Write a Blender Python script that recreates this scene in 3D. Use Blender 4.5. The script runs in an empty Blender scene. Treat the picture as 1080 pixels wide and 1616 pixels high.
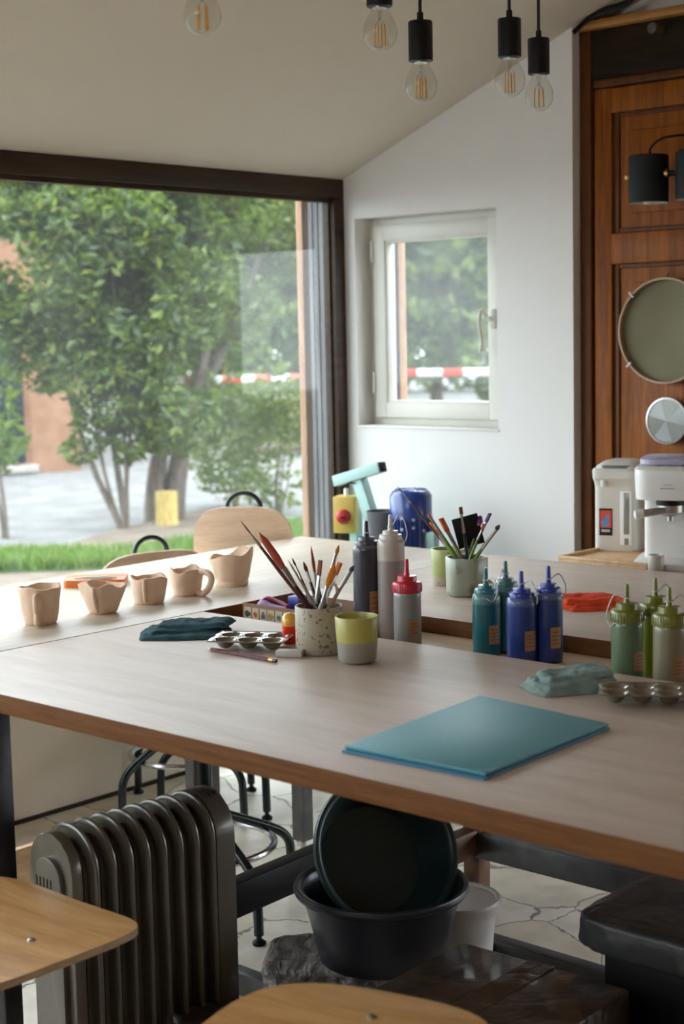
import bpy, bmesh, math, random
from mathutils import Vector, Matrix, noise as mnoise
random.seed(7)
sc = bpy.context.scene
COL = sc.collection
PI = math.pi

# ------------------------------------------------------------ camera
FPX = 2465.34
CAM = Vector((0.0, 0.0, 1.36))
def _basis():
    a = Vector((2775 - 540, -(480 - 808), -FPX)).normalized()
    b = Vector((-2212 - 540, -(586 - 808), -FPX)).normalized()
    u = a.cross(b).normalized()
    b = u.cross(a)
    return Matrix((a, b, u))
RM = _basis()
cd = bpy.data.cameras.new('camera'); cam = bpy.data.objects.new('camera', cd); COL.objects.link(cam)
cam.matrix_world = Matrix.Translation(CAM) @ RM.to_4x4()
cd.sensor_fit = 'HORIZONTAL'; cd.sensor_width = 36.0; cd.lens = FPX * 36.0 / 1080.0
cd.dof.use_dof = True; cd.dof.focus_distance = 3.25; cd.dof.aperture_fstop = 6.5
cd.clip_start = 0.05; cd.clip_end = 300
sc.camera = cam
def ray(x, y): return RM @ Vector((x - 540, -(y - 808), -FPX))
def P(x, y, z=0.75):
    r = ray(x, y); return CAM + r * ((z - CAM.z) / r.z)
def PX(x, y, X):
    r = ray(x, y); return CAM + r * (X / r.x)
def PY(x, y, Y):
    r = ray(x, y); return CAM + r * (Y / r.y)
def D(x, y, dep): return CAM + ray(x, y) * (dep / FPX)

# ------------------------------------------------------------ world, light, exposure
w = bpy.data.worlds.new('overcast_sky'); sc.world = w; w.use_nodes = True
nt = w.node_tree; bg = nt.nodes['Background']
tc = nt.nodes.new('ShaderNodeTexCoord'); sp = nt.nodes.new('ShaderNodeSeparateXYZ'); rp = nt.nodes.new('ShaderNodeValToRGB')
nt.links.new(tc.outputs['Generated'], sp.inputs[0]); nt.links.new(sp.outputs['Z'], rp.inputs[0]); nt.links.new(rp.outputs[0], bg.inputs[0])
rp.color_ramp.elements[0].position = 0.0; rp.color_ramp.elements[0].color = (0.80, 0.88, 0.95, 1)
rp.color_ramp.elements[1].position = 0.7; rp.color_ramp.elements[1].color = (0.86, 0.92, 1.0, 1)
bg.inputs[1].default_value = 5.0
def portal(name, loc, rot, sx, sy):
    l = bpy.data.lights.new(name, 'AREA'); l.shape = 'RECTANGLE'; l.size = sx; l.size_y = sy
    l.cycles.is_portal = True
    o = bpy.data.objects.new(name, l); COL.objects.link(o); o.location = loc; o.rotation_euler = rot
portal('window_portal', (1.2, 3.72, 1.15), (PI / 2, 0, PI), 5.5, 1.35)
portal('added_pane_portal', (3.6, 3.73, 0.27), (PI / 2, 0, PI), 0.7, 0.44)  # unseen low pane, added to bring daylight to the floor
portal('side_window_portal', (4.16, 3.22, 1.40), (PI / 2, 0, PI / 2), 0.6, 0.7)
portal('added_low_gap_portal', (4.26, 0.05, 0.46), (PI / 2, 0, PI / 2), 3.3, 0.88)  # unseen low opening past the door, added to daylight the floor
vs = sc.view_settings
sc.display_settings.display_device = 'sRGB'
vs.view_transform = 'Standard'; vs.look = 'None'; vs.gamma = 1.0; vs.use_curve_mapping = False
vs.exposure = 0.6
cy = sc.cycles
cy.max_bounces = 12; cy.diffuse_bounces = 6; cy.glossy_bounces = 4; cy.transparent_max_bounces = 16; cy.transmission_bounces = 6
cy.caustics_reflective = False; cy.caustics_refractive = False; cy.sample_clamp_indirect = 6.0
try:
    cy.use_denoising = True; cy.denoiser = 'OPENIMAGEDENOISE'; cy.denoising_prefilter = 'FAST'
except Exception: pass

# ------------------------------------------------------------ materials
def new(name):
    m = bpy.data.materials.new(name); m.use_nodes = True
    n = m.node_tree; b = n.nodes['Principled BSDF']
    return m, n, b
def c4(c): return (c[0], c[1], c[2], 1.0)
def coords(n, scale=(1, 1, 1), rot=(0, 0, 0)):
    t = n.nodes.new('ShaderNodeTexCoord'); mp = n.nodes.new('ShaderNodeMapping')
    mp.inputs['Scale'].default_value = scale; mp.inputs['Rotation'].default_value = rot
    n.links.new(t.outputs['Object'], mp.inputs[0]); return mp.outputs[0]
def M(name, col, rough=0.5, metal=0.0, var=0.10, nscale=12.0, bump=0.0, bscale=60.0, coat=0.0, spec=0.5, stretch=(1, 1, 1), col2=None, sharp=None, alpha=None, trans=0.0, sss=0.0):
    m, n, b = new(name)
    b.inputs['Roughness'].default_value = rough; b.inputs['Metallic'].default_value = metal
    b.inputs['Specular IOR Level'].default_value = spec
    b.inputs['Coat Weight'].default_value = coat; b.inputs['Coat Roughness'].default_value = 0.15
    if trans: b.inputs['Transmission Weight'].default_value = trans
    if sss:
        b.inputs['Subsurface Weight'].default_value = sss; b.inputs['Subsurface Scale'].default_value = 0.01
    v = coords(n, stretch)
    nz = n.nodes.new('ShaderNodeTexNoise'); nz.inputs['Scale'].default_value = nscale; nz.inputs['Detail'].default_value = 5
    n.links.new(v, nz.inputs['Vector'])
    r = n.nodes.new('ShaderNodeValToRGB')
    if col2 is None:
        a = [x * (1 - var) for x in col]; z = [min(1, x * (1 + var)) for x in col]
    else: a, z = col, col2
    r.color_ramp.elements[0].position = 0.35; r.color_ramp.elements[1].position = 0.65
    if sharp: r.color_ramp.elements[0].position = sharp; r.color_ramp.elements[1].position = sharp + 0.05
    r.color_ramp.elements[0].color = c4(a); r.color_ramp.elements[1].color = c4(z)
    n.links.new(nz.outputs['Fac'], r.inputs[0]); n.links.new(r.outputs[0], b.inputs['Base Color'])
    if bump:
        n2 = n.nodes.new('ShaderNodeTexNoise'); n2.inputs['Scale'].default_value = bscale; n2.inputs['Detail'].default_value = 4
        n.links.new(v, n2.inputs['Vector'])
        bp = n.nodes.new('ShaderNodeBump'); bp.inputs['Strength'].default_value = bump; bp.inputs['Distance'].default_value = 0.01
        n.links.new(n2.outputs['Fac'], bp.inputs['Height']); n.links.new(bp.outputs[0], b.inputs['Normal'])
    return m
def wood(name, dark, light, rough=0.4, scale=3.0, stretch=(1, 14, 14), bump=0.05, rot=(0, 0, 0), spec=0.5, rings=6.0):
    m, n, b = new(name)
    b.inputs['Roughness'].default_value = rough; b.inputs['Specular IOR Level'].default_value = spec
    v = coords(n, stretch, rot)
    nz = n.nodes.new('ShaderNodeTexNoise'); nz.inputs['Scale'].default_value = scale; nz.inputs['Detail'].default_value = 8; nz.inputs['Distortion'].default_value = 0.6
    n.links.new(v, nz.inputs['Vector'])
    wv = n.nodes.new('ShaderNodeTexNoise'); wv.inputs['Scale'].default_value = scale * rings; wv.inputs['Detail'].default_value = 3
    n.links.new(v, wv.inputs['Vector'])
    mx = n.nodes.new('ShaderNodeMath'); mx.operation = 'MULTIPLY_ADD'; mx.inputs[1].default_value = 0.35
    n.links.new(wv.outputs['Fac'], mx.inputs[0]); 
    m2 = n.nodes.new('ShaderNodeMath'); m2.operation = 'MULTIPLY'; m2.inputs[1].default_value = 0.65
    n.links.new(nz.outputs['Fac'], m2.inputs[0]); n.links.new(m2.outputs[0], mx.inputs[2])
    r = n.nodes.new('ShaderNodeValToRGB'); r.color_ramp.elements[0].position = 0.38; r.color_ramp.elements[1].position = 0.62
    r.color_ramp.elements[0].color = c4(dark); r.color_ramp.elements[1].color = c4(light)
    n.links.new(mx.outputs[0], r.inputs[0]); n.links.new(r.outputs[0], b.inputs['Base Color'])
    if bump:
        bp = n.nodes.new('ShaderNodeBump'); bp.inputs['Strength'].default_value = bump; bp.inputs['Distance'].default_value = 0.004
        n.links.new(mx.outputs[0], bp.inputs['Height']); n.links.new(bp.outputs[0], b.inputs['Normal'])
    return m
def band(name, bands, rough=0.4, nz=0.003, spec=0.5, speck=None, coat=0.0):
    """colour bands by height: [(z, colour), ...] each colour holds above its z"""
    m, n, b = new(name)
    b.inputs['Roughness'].default_value = rough; b.inputs['Specular IOR Level'].default_value = spec
    b.inputs['Coat Weight'].default_value = coat
    t = n.nodes.new('ShaderNodeTexCoord'); s = n.nodes.new('ShaderNodeSeparateXYZ'); n.links.new(t.outputs['Object'], s.inputs[0])
    no = n.nodes.new('ShaderNodeTexNoise'); no.inputs['Scale'].default_value = 30; n.links.new(t.outputs['Object'], no.inputs['Vector'])
    ma = n.nodes.new('ShaderNodeMath'); ma.operation = 'MULTIPLY_ADD'; ma.inputs[1].default_value = nz
    n.links.new(no.outputs['Fac'], ma.inputs[0]); n.links.new(s.outputs['Z'], ma.inputs[2])
    mr = n.nodes.new('ShaderNodeMath'); mr.operation = 'MULTIPLY'; mr.inputs[1].default_value = 1 / 0.4; n.links.new(ma.outputs[0], mr.inputs[0])
    r = n.nodes.new('ShaderNodeValToRGB'); e = r.color_ramp.elements
    e[0].position = 0; e[0].color = c4(bands[0][1]); e[1].position = 1; e[1].color = c4(bands[-1][1])
    for i in range(1, len(bands)):
        z = bands[i][0] / 0.4
        x = e.new(max(0.0005, z - 0.004)); x.color = c4(bands[i - 1][1]); x = e.new(z + 0.004); x.color = c4(bands[i][1])
    n.links.new(mr.outputs[0], r.inputs[0])
    out = r.outputs[0]
    if speck:
        v = n.nodes.new('ShaderNodeTexNoise'); v.inputs['Scale'].default_value = speck[1]; v.inputs['Detail'].default_value = 6; n.links.new(t.outputs['Object'], v.inputs['Vector'])
        rr = n.nodes.new('ShaderNodeValToRGB'); rr.color_ramp.elements[0].position = speck[2]; rr.color_ramp.elements[1].position = speck[2] + 0.08
        rr.color_ramp.elements[0].color = (0, 0, 0, 1); rr.color_ramp.elements[1].color = (1, 1, 1, 1)
        n.links.new(v.outputs['Fac'], rr.inputs[0])
        mx = n.nodes.new('ShaderNodeMix'); mx.data_type = 'RGBA'; n.links.new(rr.outputs[0], mx.inputs[0]); n.links.new(out, mx.inputs[6]); mx.inputs[7].default_value = c4(speck[0]); out = mx.outputs[2]
    n.links.new(out, b.inputs['Base Color'])
    return m
def clear_glass(name, tint=(0.96, 0.98, 0.97), dust=0.0, refl=1.0, specks=True):
    m = bpy.data.materials.new(name); m.use_nodes = True; n = m.node_tree; n.nodes.clear()
    o = n.nodes.new('ShaderNodeOutputMaterial'); tr = n.nodes.new('ShaderNodeBsdfTransparent'); tr.inputs[0].default_value = c4(tint)
    gl = n.nodes.new('ShaderNodeBsdfGlossy'); gl.inputs['Roughness'].default_value = 0.02
    fr = n.nodes.new('ShaderNodeFresnel'); fr.inputs[0].default_value = 1.45
    ge = n.nodes.new('ShaderNodeNewGeometry'); inv = n.nodes.new('ShaderNodeMath'); inv.operation = 'SUBTRACT'; inv.inputs[0].default_value = refl; n.links.new(ge.outputs['Backfacing'], inv.inputs[1]); inv.use_clamp = True
    mu = n.nodes.new('ShaderNodeMath'); mu.operation = 'MULTIPLY'; n.links.new(inv.outputs[0], mu.inputs[1]); n.links.new(fr.outputs[0], mu.inputs[0])
    mx = n.nodes.new('ShaderNodeMixShader'); n.links.new(mu.outputs[0], mx.inputs[0]); n.links.new(tr.outputs[0], mx.inputs[1]); n.links.new(gl.outputs[0], mx.inputs[2])
    last = mx.outputs[0]
    if dust:
        t = n.nodes.new('ShaderNodeTexCoord')
        nz = n.nodes.new('ShaderNodeTexNoise'); nz.inputs['Scale'].default_value = 260; nz.inputs['Detail'].default_value = 2; n.links.new(t.outputs['Object'], nz.inputs['Vector'])
        nb = n.nodes.new('ShaderNodeTexNoise'); nb.inputs['Scale'].default_value = 3; nb.inputs['Detail'].default_value = 6; n.links.new(t.outputs['Object'], nb.inputs['Vector'])
        r1 = n.nodes.new('ShaderNodeValToRGB'); r1.color_ramp.elements[0].position = 0.74; r1.color_ramp.elements[1].position = 0.80; r1.color_ramp.elements[1].color = (0.5, 0.5, 0.5, 1)
        r2 = n.nodes.new('ShaderNodeValToRGB'); r2.color_ramp.elements[0].position = 0.4; r2.color_ramp.elements[1].position = 0.75
        r2.color_ramp.elements[0].color = c4([dust] * 3); r2.color_ramp.elements[1].color = c4([dust * 2.2] * 3)
        n.links.new(nz.outputs['Fac'], r1.inputs[0]); n.links.new(nb.outputs['Fac'], r2.inputs[0])
        ad = n.nodes.new('ShaderNodeMath'); ad.operation = 'ADD'; ad.use_clamp = True
        if specks: n.links.new(r1.outputs[0], ad.inputs[0])
        else: ad.inputs[0].default_value = 0.0
        n.links.new(r2.outputs[0], ad.inputs[1])
        tl = n.nodes.new('ShaderNodeBsdfTranslucent'); tl.inputs[0].default_value = (0.8, 0.82, 0.8, 1)
        m3 = n.nodes.new('ShaderNodeMixShader'); n.links.new(ad.outputs[0], m3.inputs[0]); n.links.new(last, m3.inputs[1]); n.links.new(tl.outputs[0], m3.inputs[2]); last = m3.outputs[0]
    n.links.new(last, o.inputs[0]); return m
def leafmat(name, c1, c2, c3):
    m = bpy.data.materials.new(name); m.use_nodes = True; n = m.node_tree; n.nodes.clear()
    o = n.nodes.new('ShaderNodeOutputMaterial'); g = n.nodes.new('ShaderNodeNewGeometry')
    r = n.nodes.new('ShaderNodeValToRGB'); e = r.color_ramp.elements; e[0].color = c4(c1); e[1].color = c4(c3); x = e.new(0.55); x.color = c4(c2)
    n.links.new(g.outputs['Random Per Island'], r.inputs[0])
    d = n.nodes.new('ShaderNodeBsdfDiffuse'); t = n.nodes.new('ShaderNodeBsdfTranslucent'); gl = n.nodes.new('ShaderNodeBsdfGlossy'); gl.inputs['Roughness'].default_value = 0.4; gl.inputs[0].default_value = (0.5, 0.55, 0.5, 1)
    n.links.new(r.outputs[0], d.inputs[0])
    mxc = n.nodes.new('ShaderNodeMix'); mxc.data_type = 'RGBA'; mxc.inputs[0].default_value = 0.35; n.links.new(r.outputs[0], mxc.inputs[6]); mxc.inputs[7].default_value = (0.35, 0.5, 0.05, 1); n.links.new(mxc.outputs[2], t.inputs[0])
    a = n.nodes.new('ShaderNodeMixShader'); a.inputs[0].default_value = 0.45; n.links.new(d.outputs[0], a.inputs[1]); n.links.new(t.outputs[0], a.inputs[2])
    b2 = n.nodes.new('ShaderNodeMixShader'); b2.inputs[0].default_value = 0.07; n.links.new(a.outputs[0], b2.inputs[1]); n.links.new(gl.outputs[0], b2.inputs[2])
    n.links.new(b2.outputs[0], o.inputs[0]); return m
def flagstone(name):
    m, n, b = new(name)
    v = coords(n)
    nz = n.nodes.new('ShaderNodeTexNoise'); nz.inputs['Scale'].default_value = 5; nz.inputs['Detail'].default_value = 8; nz.inputs['Roughness'].default_value = 0.65; n.links.new(v, nz.inputs['Vector'])
    mx = n.nodes.new('ShaderNodeMix'); mx.data_type = 'VECTOR'; mx.inputs[0].default_value = 0.10; n.links.new(v, mx.inputs[4]); n.links.new(nz.outputs['Color'], mx.inputs[5])
    vo = n.nodes.new('ShaderNodeTexVoronoi'); vo.feature = 'DISTANCE_TO_EDGE'; vo.inputs['Scale'].default_value = 4.4; n.links.new(mx.outputs[1], vo.inputs['Vector'])
    vc = n.nodes.new('ShaderNodeTexVoronoi'); vc.inputs['Scale'].default_value = 4.4; n.links.new(mx.outputs[1], vc.inputs['Vector'])
    r = n.nodes.new('ShaderNodeValToRGB'); r.color_ramp.elements[0].position = 0.003; r.color_ramp.elements[1].position = 0.013
    r.color_ramp.elements[0].color = (0, 0, 0, 1); r.color_ramp.elements[1].color = (1, 1, 1, 1); n.links.new(vo.outputs['Distance'], r.inputs[0])
    rc = n.nodes.new('ShaderNodeValToRGB'); rc.color_ramp.elements[0].color = (0.76, 0.67, 0.53, 1); rc.color_ramp.elements[1].color = (0.88, 0.82, 0.71, 1)
    sx = n.nodes.new('ShaderNodeSeparateXYZ'); n.links.new(vc.outputs['Color'], sx.inputs[0]); n.links.new(sx.outputs[0], rc.inputs[0])
    n3 = n.nodes.new('ShaderNodeTexNoise'); n3.inputs['Scale'].default_value = 9; n3.inputs['Detail'].default_value = 8; n.links.new(v, n3.inputs['Vector'])
    m1 = n.nodes.new('ShaderNodeMix'); m1.data_type = 'RGBA'; m1.blend_type = 'MULTIPLY'; m1.inputs[0].default_value = 0.5
    r3 = n.nodes.new('ShaderNodeValToRGB'); r3.color_ramp.elements[0].position = 0.35; r3.color_ramp.elements[0].color = (0.62, 0.6, 0.58, 1); r3.color_ramp.elements[1].position = 0.6; r3.color_ramp.elements[1].color = (1, 1, 1, 1); n.links.new(n3.outputs['Fac'], r3.inputs[0])
    n.links.new(rc.outputs[0], m1.inputs[6]); n.links.new(r3.outputs[0], m1.inputs[7])
    m2 = n.nodes.new('ShaderNodeMix'); m2.data_type = 'RGBA'; m2.inputs[6].default_value = (0.22, 0.19, 0.16, 1)
    n.links.new(r.outputs[0], m2.inputs[0]); n.links.new(m1.outputs[2], m2.inputs[7]); n.links.new(m2.outputs[2], b.inputs['Base Color'])
    b.inputs['Roughness'].default_value = 0.38
    bp = n.nodes.new('ShaderNodeBump'); bp.inputs['Strength'].default_value = 0.5; bp.inputs['Distance'].default_value = 0.01
    n.links.new(r.outputs[0], bp.inputs['Height']); n.links.new(bp.outputs[0], b.inputs['Normal'])
    return m

m_wall = M('white_plaster', (0.72, 0.705, 0.68), 0.8, var=0.015, nscale=2, bump=0.06, bscale=25)
m_ceil = M('ceiling_plaster', (0.57, 0.515, 0.43), 0.8, var=0.02, nscale=1.5, bump=0.05, bscale=20)
m_lowwall = M('lower_wall_plaster', (0.84, 0.76, 0.63), 0.8, var=0.03, nscale=3)
m_floor = flagstone('flagstone')
m_panel = wood('room_panelling', (0.30, 0.17, 0.08), (0.42, 0.26, 0.13), 0.6, 3, (12, 12, 1))
m_frame = wood('dark_window_frame', (0.026, 0.015, 0.008), (0.052, 0.031, 0.016), 0.5, spec=0.2)
m_winwhite = M('cream_window_paint', (0.62, 0.61, 0.54), 0.4, var=0.02)
m_glass = clear_glass('window_glass', dust=0.010)
m_glass2 = clear_glass('small_window_glass', dust=0.016, specks=False)
m_bulb = clear_glass('bulb_glass', (0.93, 0.93, 0.90))
m_top = wood('table_veneer', (0.43, 0.335, 0.275), (0.52, 0.42, 0.355), 0.42, 2.2, (9, 1, 1), 0.02)
m_top2 = wood('birch_veneer', (0.50, 0.41, 0.31), (0.60, 0.51, 0.41), 0.40, 2.2, (1, 7, 1), 0.02)
m_edge = wood('board_edge', (0.12, 0.048, 0.016), (0.175, 0.072, 0.024), 0.7, 6, (1, 1, 20), 0.02, spec=0.15)
m_ply = wood('lower_ply', (0.48, 0.34, 0.22), (0.58, 0.43, 0.29), 0.5, 2.2, (9, 1, 1), 0.02)
m_steel = M('dark_steel', (0.035, 0.035, 0.038), 0.42, 0.6, var=0.25, nscale=20)
m_steelg = M('grey_painted_steel', (0.10, 0.10, 0.10), 0.4, 0.3, var=0.2, nscale=20)
m_rust = M('rusty_steel', (0.10, 0.045, 0.025), 0.6, 0.3, nscale=18, col2=(0.20, 0.11, 0.07))
m_black = M('black_plastic', (0.006, 0.006, 0.007), 0.5, spec=0.25, var=0.1)
m_tube = M('black_green_tube', (0.012, 0.020, 0.020), 0.25, 0.2, var=0.1)
m_chrome = M('chrome', (0.55, 0.55, 0.56), 0.22, 1.0, var=0.05)
m_seat = wood('honey_plywood', (0.48, 0.24, 0.085), (0.66, 0.38, 0.16), 0.32, 2.0, (1.5, 12, 12), 0.02)
m_back = wood('pale_plywood', (0.68, 0.47, 0.31), (0.80, 0.62, 0.46), 0.35, 2.0, (2, 2, 14), 0.02)
m_seatedge = wood('plywood_edge', (0.20, 0.12, 0.06), (0.40, 0.27, 0.15), 0.5, 30, (1, 1, 30), 0)
m_door = wood('orange_door_wood', (0.15, 0.040, 0.003), (0.30, 0.088, 0.007), 0.5, 3.0, (14, 14, 1), 0.1, spec=0.2)
m_doordark = wood('dark_door_wood', (0.060, 0.020, 0.004), (0.125, 0.038, 0.005), 0.5, 3.0, (14, 14, 1), 0.1, spec=0.2)
m_lintel = wood('dark_lintel_wood', (0.014, 0.009, 0.005), (0.028, 0.018, 0.010), 0.7, 3.0, (14, 1, 14), 0.1, spec=0.1)
m_trimor = wood('amber_trim_wood', (0.30, 0.12, 0.025), (0.42, 0.19, 0.05), 0.45, 3.0, (14, 1, 14), 0.1)
m_rad = M('radiator_enamel', (0.095, 0.082, 0.062), 0.32, 0.0, var=0.05, coat=0.3)
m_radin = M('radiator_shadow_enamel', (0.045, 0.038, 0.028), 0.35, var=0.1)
m_clay = M('raw_clay', (0.72, 0.53, 0.39), 0.85, var=0.06, nscale=18, bump=0.30, bscale=45)
m_whitepl = M('white_plastic', (0.72, 0.71, 0.68), 0.35, var=0.02)
m_ivory = M('ivory_plastic', (0.60, 0.57, 0.51), 0.35, var=0.02)
m_silver = M('brushed_silver', (0.42, 0.41, 0.40), 0.28, 0.9, var=0.08)
m_brass = M('brass', (0.60, 0.36, 0.12), 0.3, 0.9, var=0.08)

# ------------------------------------------------------------ mesh helpers
class MB:
    def __init__(self): self.bm = bmesh.new()
    def _add(self, verts, faces, mi=0):
        vs_ = [self.bm.verts.new(v) for v in verts]
        for f in faces:
            try:
                fc = self.bm.faces.new([vs_[i] for i in f]); fc.material_index = mi
            except ValueError: pass
        return vs_
    def box(self, c, s, rot=None, bev=0.0, seg=2, mi=0):
        t = bmesh.new(); bmesh.ops.create_cube(t, size=1.0)
        for v in t.verts: v.co = Vector((v.co.x * s[0], v.co.y * s[1], v.co.z * s[2]))
        if bev: bmesh.ops.bevel(t, geom=t.edges[:], offset=min(bev, min(s) * 0.49), segments=seg, affect='EDGES', profile=0.5)
        mt = Matrix.Translation(Vector(c)) @ (rot.to_4x4() if rot is not None else Matrix.Identity(4))
        bmesh.ops.transform(t, matrix=mt, verts=t.verts[:])
        self.merge(t, mi); return self
    def merge(self, t, mi=0):
        idx = {}
        for v in t.verts: idx[v] = self.bm.verts.new(v.co)
        for f in t.faces:
            nf = self.bm.faces.new([idx[v] for v in f.verts]); nf.material_index = mi
        t.free()
    def lathe(self, prof, seg=32, c=(0, 0, 0), M4=None, fn=None, mi=0, close=False):
        rows = []
        T = M4 or Matrix.Translation(Vector(c))
        vs_ = []
        for (r, z) in prof:
            if r < 1e-6: rows.append([len(vs_)]); vs_.append(T @ Vector((0, 0, z)))
            else:
                row = []
                for k in range(seg):
                    a = 2 * PI * k / seg; p = Vector((r * math.cos(a), r * math.sin(a), z))
                    if fn: p = fn(p, a, r, z)
                    row.append(len(vs_)); vs_.append(T @ p)
                rows.append(row)
        fs = []
        prs = list(zip(rows[:-1], rows[1:]))
        if close: prs.append((rows[-1], rows[0]))
        for A, B in prs:
            for k in range(seg):
                k2 = (k + 1) % seg
                if len(A) == 1 and len(B) == 1: continue
                if len(A) == 1: fs.append((A[0], B[k2], B[k]))
                elif len(B) == 1: fs.append((A[k], A[k2], B[0]))
                else: fs.append((A[k], A[k2], B[k2], B[k]))
        self._add(vs_, fs, mi); return self
    def tube(self, pts, r, seg=10, closed=False, cap=True, mi=0, flat=1.0):
        pts = [Vector(p) for p in pts]; n = len(pts)
        rr = r if isinstance(r, (list, tuple)) else [r] * n
        up = None; vs_ = []; prevt = None
        for i in range(n):
            if closed: t = (pts[(i + 1) % n] - pts[i - 1]).normalized()
            else: t = (pts[min(i + 1, n - 1)] - pts[max(i - 1, 0)]).normalized()
            if up is None:
                up = Vector((0, 0, 1)) if abs(t.z) < 0.9 else Vector((1, 0, 0))
            up = (up - t * up.dot(t)).normalized(); s = t.cross(up)
            for k in range(seg):
                a = 2 * PI * k / seg
                vs_.append(pts[i] + (up * math.cos(a) * flat + s * math.sin(a)) * rr[i])
        fs = []
        for i in range(n if closed else n - 1):
            j = (i + 1) % n
            for k in range(seg):
                k2 = (k + 1) % seg
                fs.append((i * seg + k, i * seg + k2, j * seg + k2, j * seg + k))
        if cap and not closed:
            fs.append(tuple(range(seg))[::-1]); fs.append(tuple((n - 1) * seg + k for k in range(seg)))
        self._add(vs_, fs, mi); return self
    def prism(self, poly, z0, z1, T=None, bev=0.0, mi=0, topmi=None):
        t = bmesh.new(); T = T or Matrix.Identity(4)
        a = [t.verts.new((p[0], p[1], z0)) for p in poly]; b = [t.verts.new((p[0], p[1], z1)) for p in poly]
        n = len(poly); t.faces.new(a[::-1]); tf = t.faces.new(b)
        for i in range(n): t.faces.new((a[i], a[(i + 1) % n], b[(i + 1) % n], b[i]))
        if bev:
            es = [e for e in t.edges if abs(e.verts[0].co.z - e.verts[1].co.z) < 1e-9]
            bmesh.ops.bevel(t, geom=es, offset=bev, segments=2, affect='EDGES', profile=0.5)
        bmesh.ops.recalc_face_normals(t, faces=t.faces[:])
        idx = {}
        for v in t.verts: idx[v] = self.bm.verts.new(T @ v.co)
        for f in t.faces:
            nf = self.bm.faces.new([idx[v] for v in f.verts]); nf.material_index = mi
            if topmi is not None and f.normal.z > 0.9: nf.material_index = topmi
        t.free(); return self
    def grid(self, nu, nv, fn, mi=0, wrap=False):
        vs_ = [fn(i / nu, j / nv) for i in range(nu + 1) for j in range(nv + 1)]
        fs = [(i * (nv + 1) + j, (i + 1) * (nv + 1) + j, (i + 1) * (nv + 1) + j + 1, i * (nv + 1) + j + 1) for i in range(nu) for j in range(nv)]
        self._add(vs_, fs, mi); return self
    def build(self, name, mat, parent=None, ang=38, loc=None, recalc=True, weld=False):
        bm = self.bm
        if weld: bmesh.ops.remove_doubles(bm, verts=bm.verts[:], dist=1e-5)
        if recalc: bmesh.ops.recalc_face_normals(bm, faces=bm.faces[:])
        for f in bm.faces: f.smooth = True
        la = math.radians(ang)
        for e in bm.edges:
            if len(e.link_faces) == 2 and e.calc_face_angle(0) > la: e.smooth = False
        me = bpy.data.meshes.new(name); bm.to_mesh(me); bm.free()
        mats = mat if isinstance(mat, (list, tuple)) else [mat]
        for m in mats: me.materials.append(m)
        o = bpy.data.objects.new(name, me); COL.objects.link(o)
        if parent is not None: o.parent = parent
        if loc is not None: o.location = loc
        return o
def tag(o, label, cat, group=None, kind=None):
    o['label'] = label; o['category'] = cat
    if group: o['group'] = group
    if kind: o['kind'] = kind
    return o
def thing(name, label, cat, loc=(0, 0, 0), rz=0.0, group=None, rot=None):
    o = bpy.data.objects.new(name, None); COL.objects.link(o); o.empty_display_size = 0.05
    o.location = loc; o.rotation_euler = rot if rot else (0, 0, rz)
    return tag(o, label, cat, group)
def struct(o): o['kind'] = 'structure'; return o
def rrect(w, h, r, n=5):
    pts = []
    for cx, cyy, a0 in ((w / 2 - r, h / 2 - r, 0), (-w / 2 + r, h / 2 - r, 90), (-w / 2 + r, -h / 2 + r, 180), (w / 2 - r, -h / 2 + r, 270)):
        for k in range(n + 1):
            a = math.radians(a0 + 90 * k / n); pts.append((cx + r * math.cos(a), cyy + r * math.sin(a)))
    return pts
def bez(p0, p1, p2, p3, n=12):
    p0, p1, p2, p3 = map(Vector, (p0, p1, p2, p3)); out = []
    for i in range(n + 1):
        t = i / n; out.append(p0 * (1 - t) ** 3 + p1 * 3 * t * (1 - t) ** 2 + p2 * 3 * t * t * (1 - t) + p3 * t ** 3)
    return out
def smoothpath(pts, n=6):
    pts = [Vector(p) for p in pts]; out = []
    for i in range(len(pts) - 1):
        a = pts[max(i - 1, 0)]; b = pts[i]; c = pts[i + 1]; d = pts[min(i + 2, len(pts) - 1)]
        for k in range(n):
            t = k / n
            out.append(0.5 * ((2 * b) + (c - a) * t + (2 * a - 5 * b + 4 * c - d) * t * t + (3 * b - a - 3 * c + d) * t ** 3))
    out.append(pts[-1]); return out
def nz3(x, y, z, s=1.0): return mnoise.noise(Vector((x * s, y * s, z * s)))
DIRV = Vector((0.742, 0.670, 0))          # the way the camera looks, level

exec_parts = []
# ------------------------------------------------------------ room
YW = 3.58; XR = 3.994; XB = -2.5; YB = -1.6; KZ = 0.40
def cz(y): return 1.875 + (YW - y) * KZ
fl = MB(); fl.box(((XB + 4.3) / 2, (YB + YW) / 2 + 0.06, -0.05), (4.3 - XB + 0.0, YW - YB + 0.16, 0.10)); struct(fl.build('floor', m_floor))
def cbox(mb, x0, x1, y0, y1, z0, z1, **k): mb.box(((x0 + x1) / 2, (y0 + y1) / 2, (z0 + z1) / 2), (abs(x1 - x0), abs(y1 - y0), abs(z1 - z0)), **k)
# window wall: low wall below the glass, post at the right end
b = MB(); cbox(b, XB, 3.22, YW, YW + 0.14, 0, 0.50); cbox(b, 3.22, XR + 0.12, YW, YW + 0.14, 0, 0.05); struct(b.build('wall_window', m_lowwall))  # low wall cut short at its right end for the added pane
b = MB(); cbox(b, XB, XR + 0.12, YW, YW + 0.14, 1.875, 2.0); struct(b.build('wall_window_top', m_wall))
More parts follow.
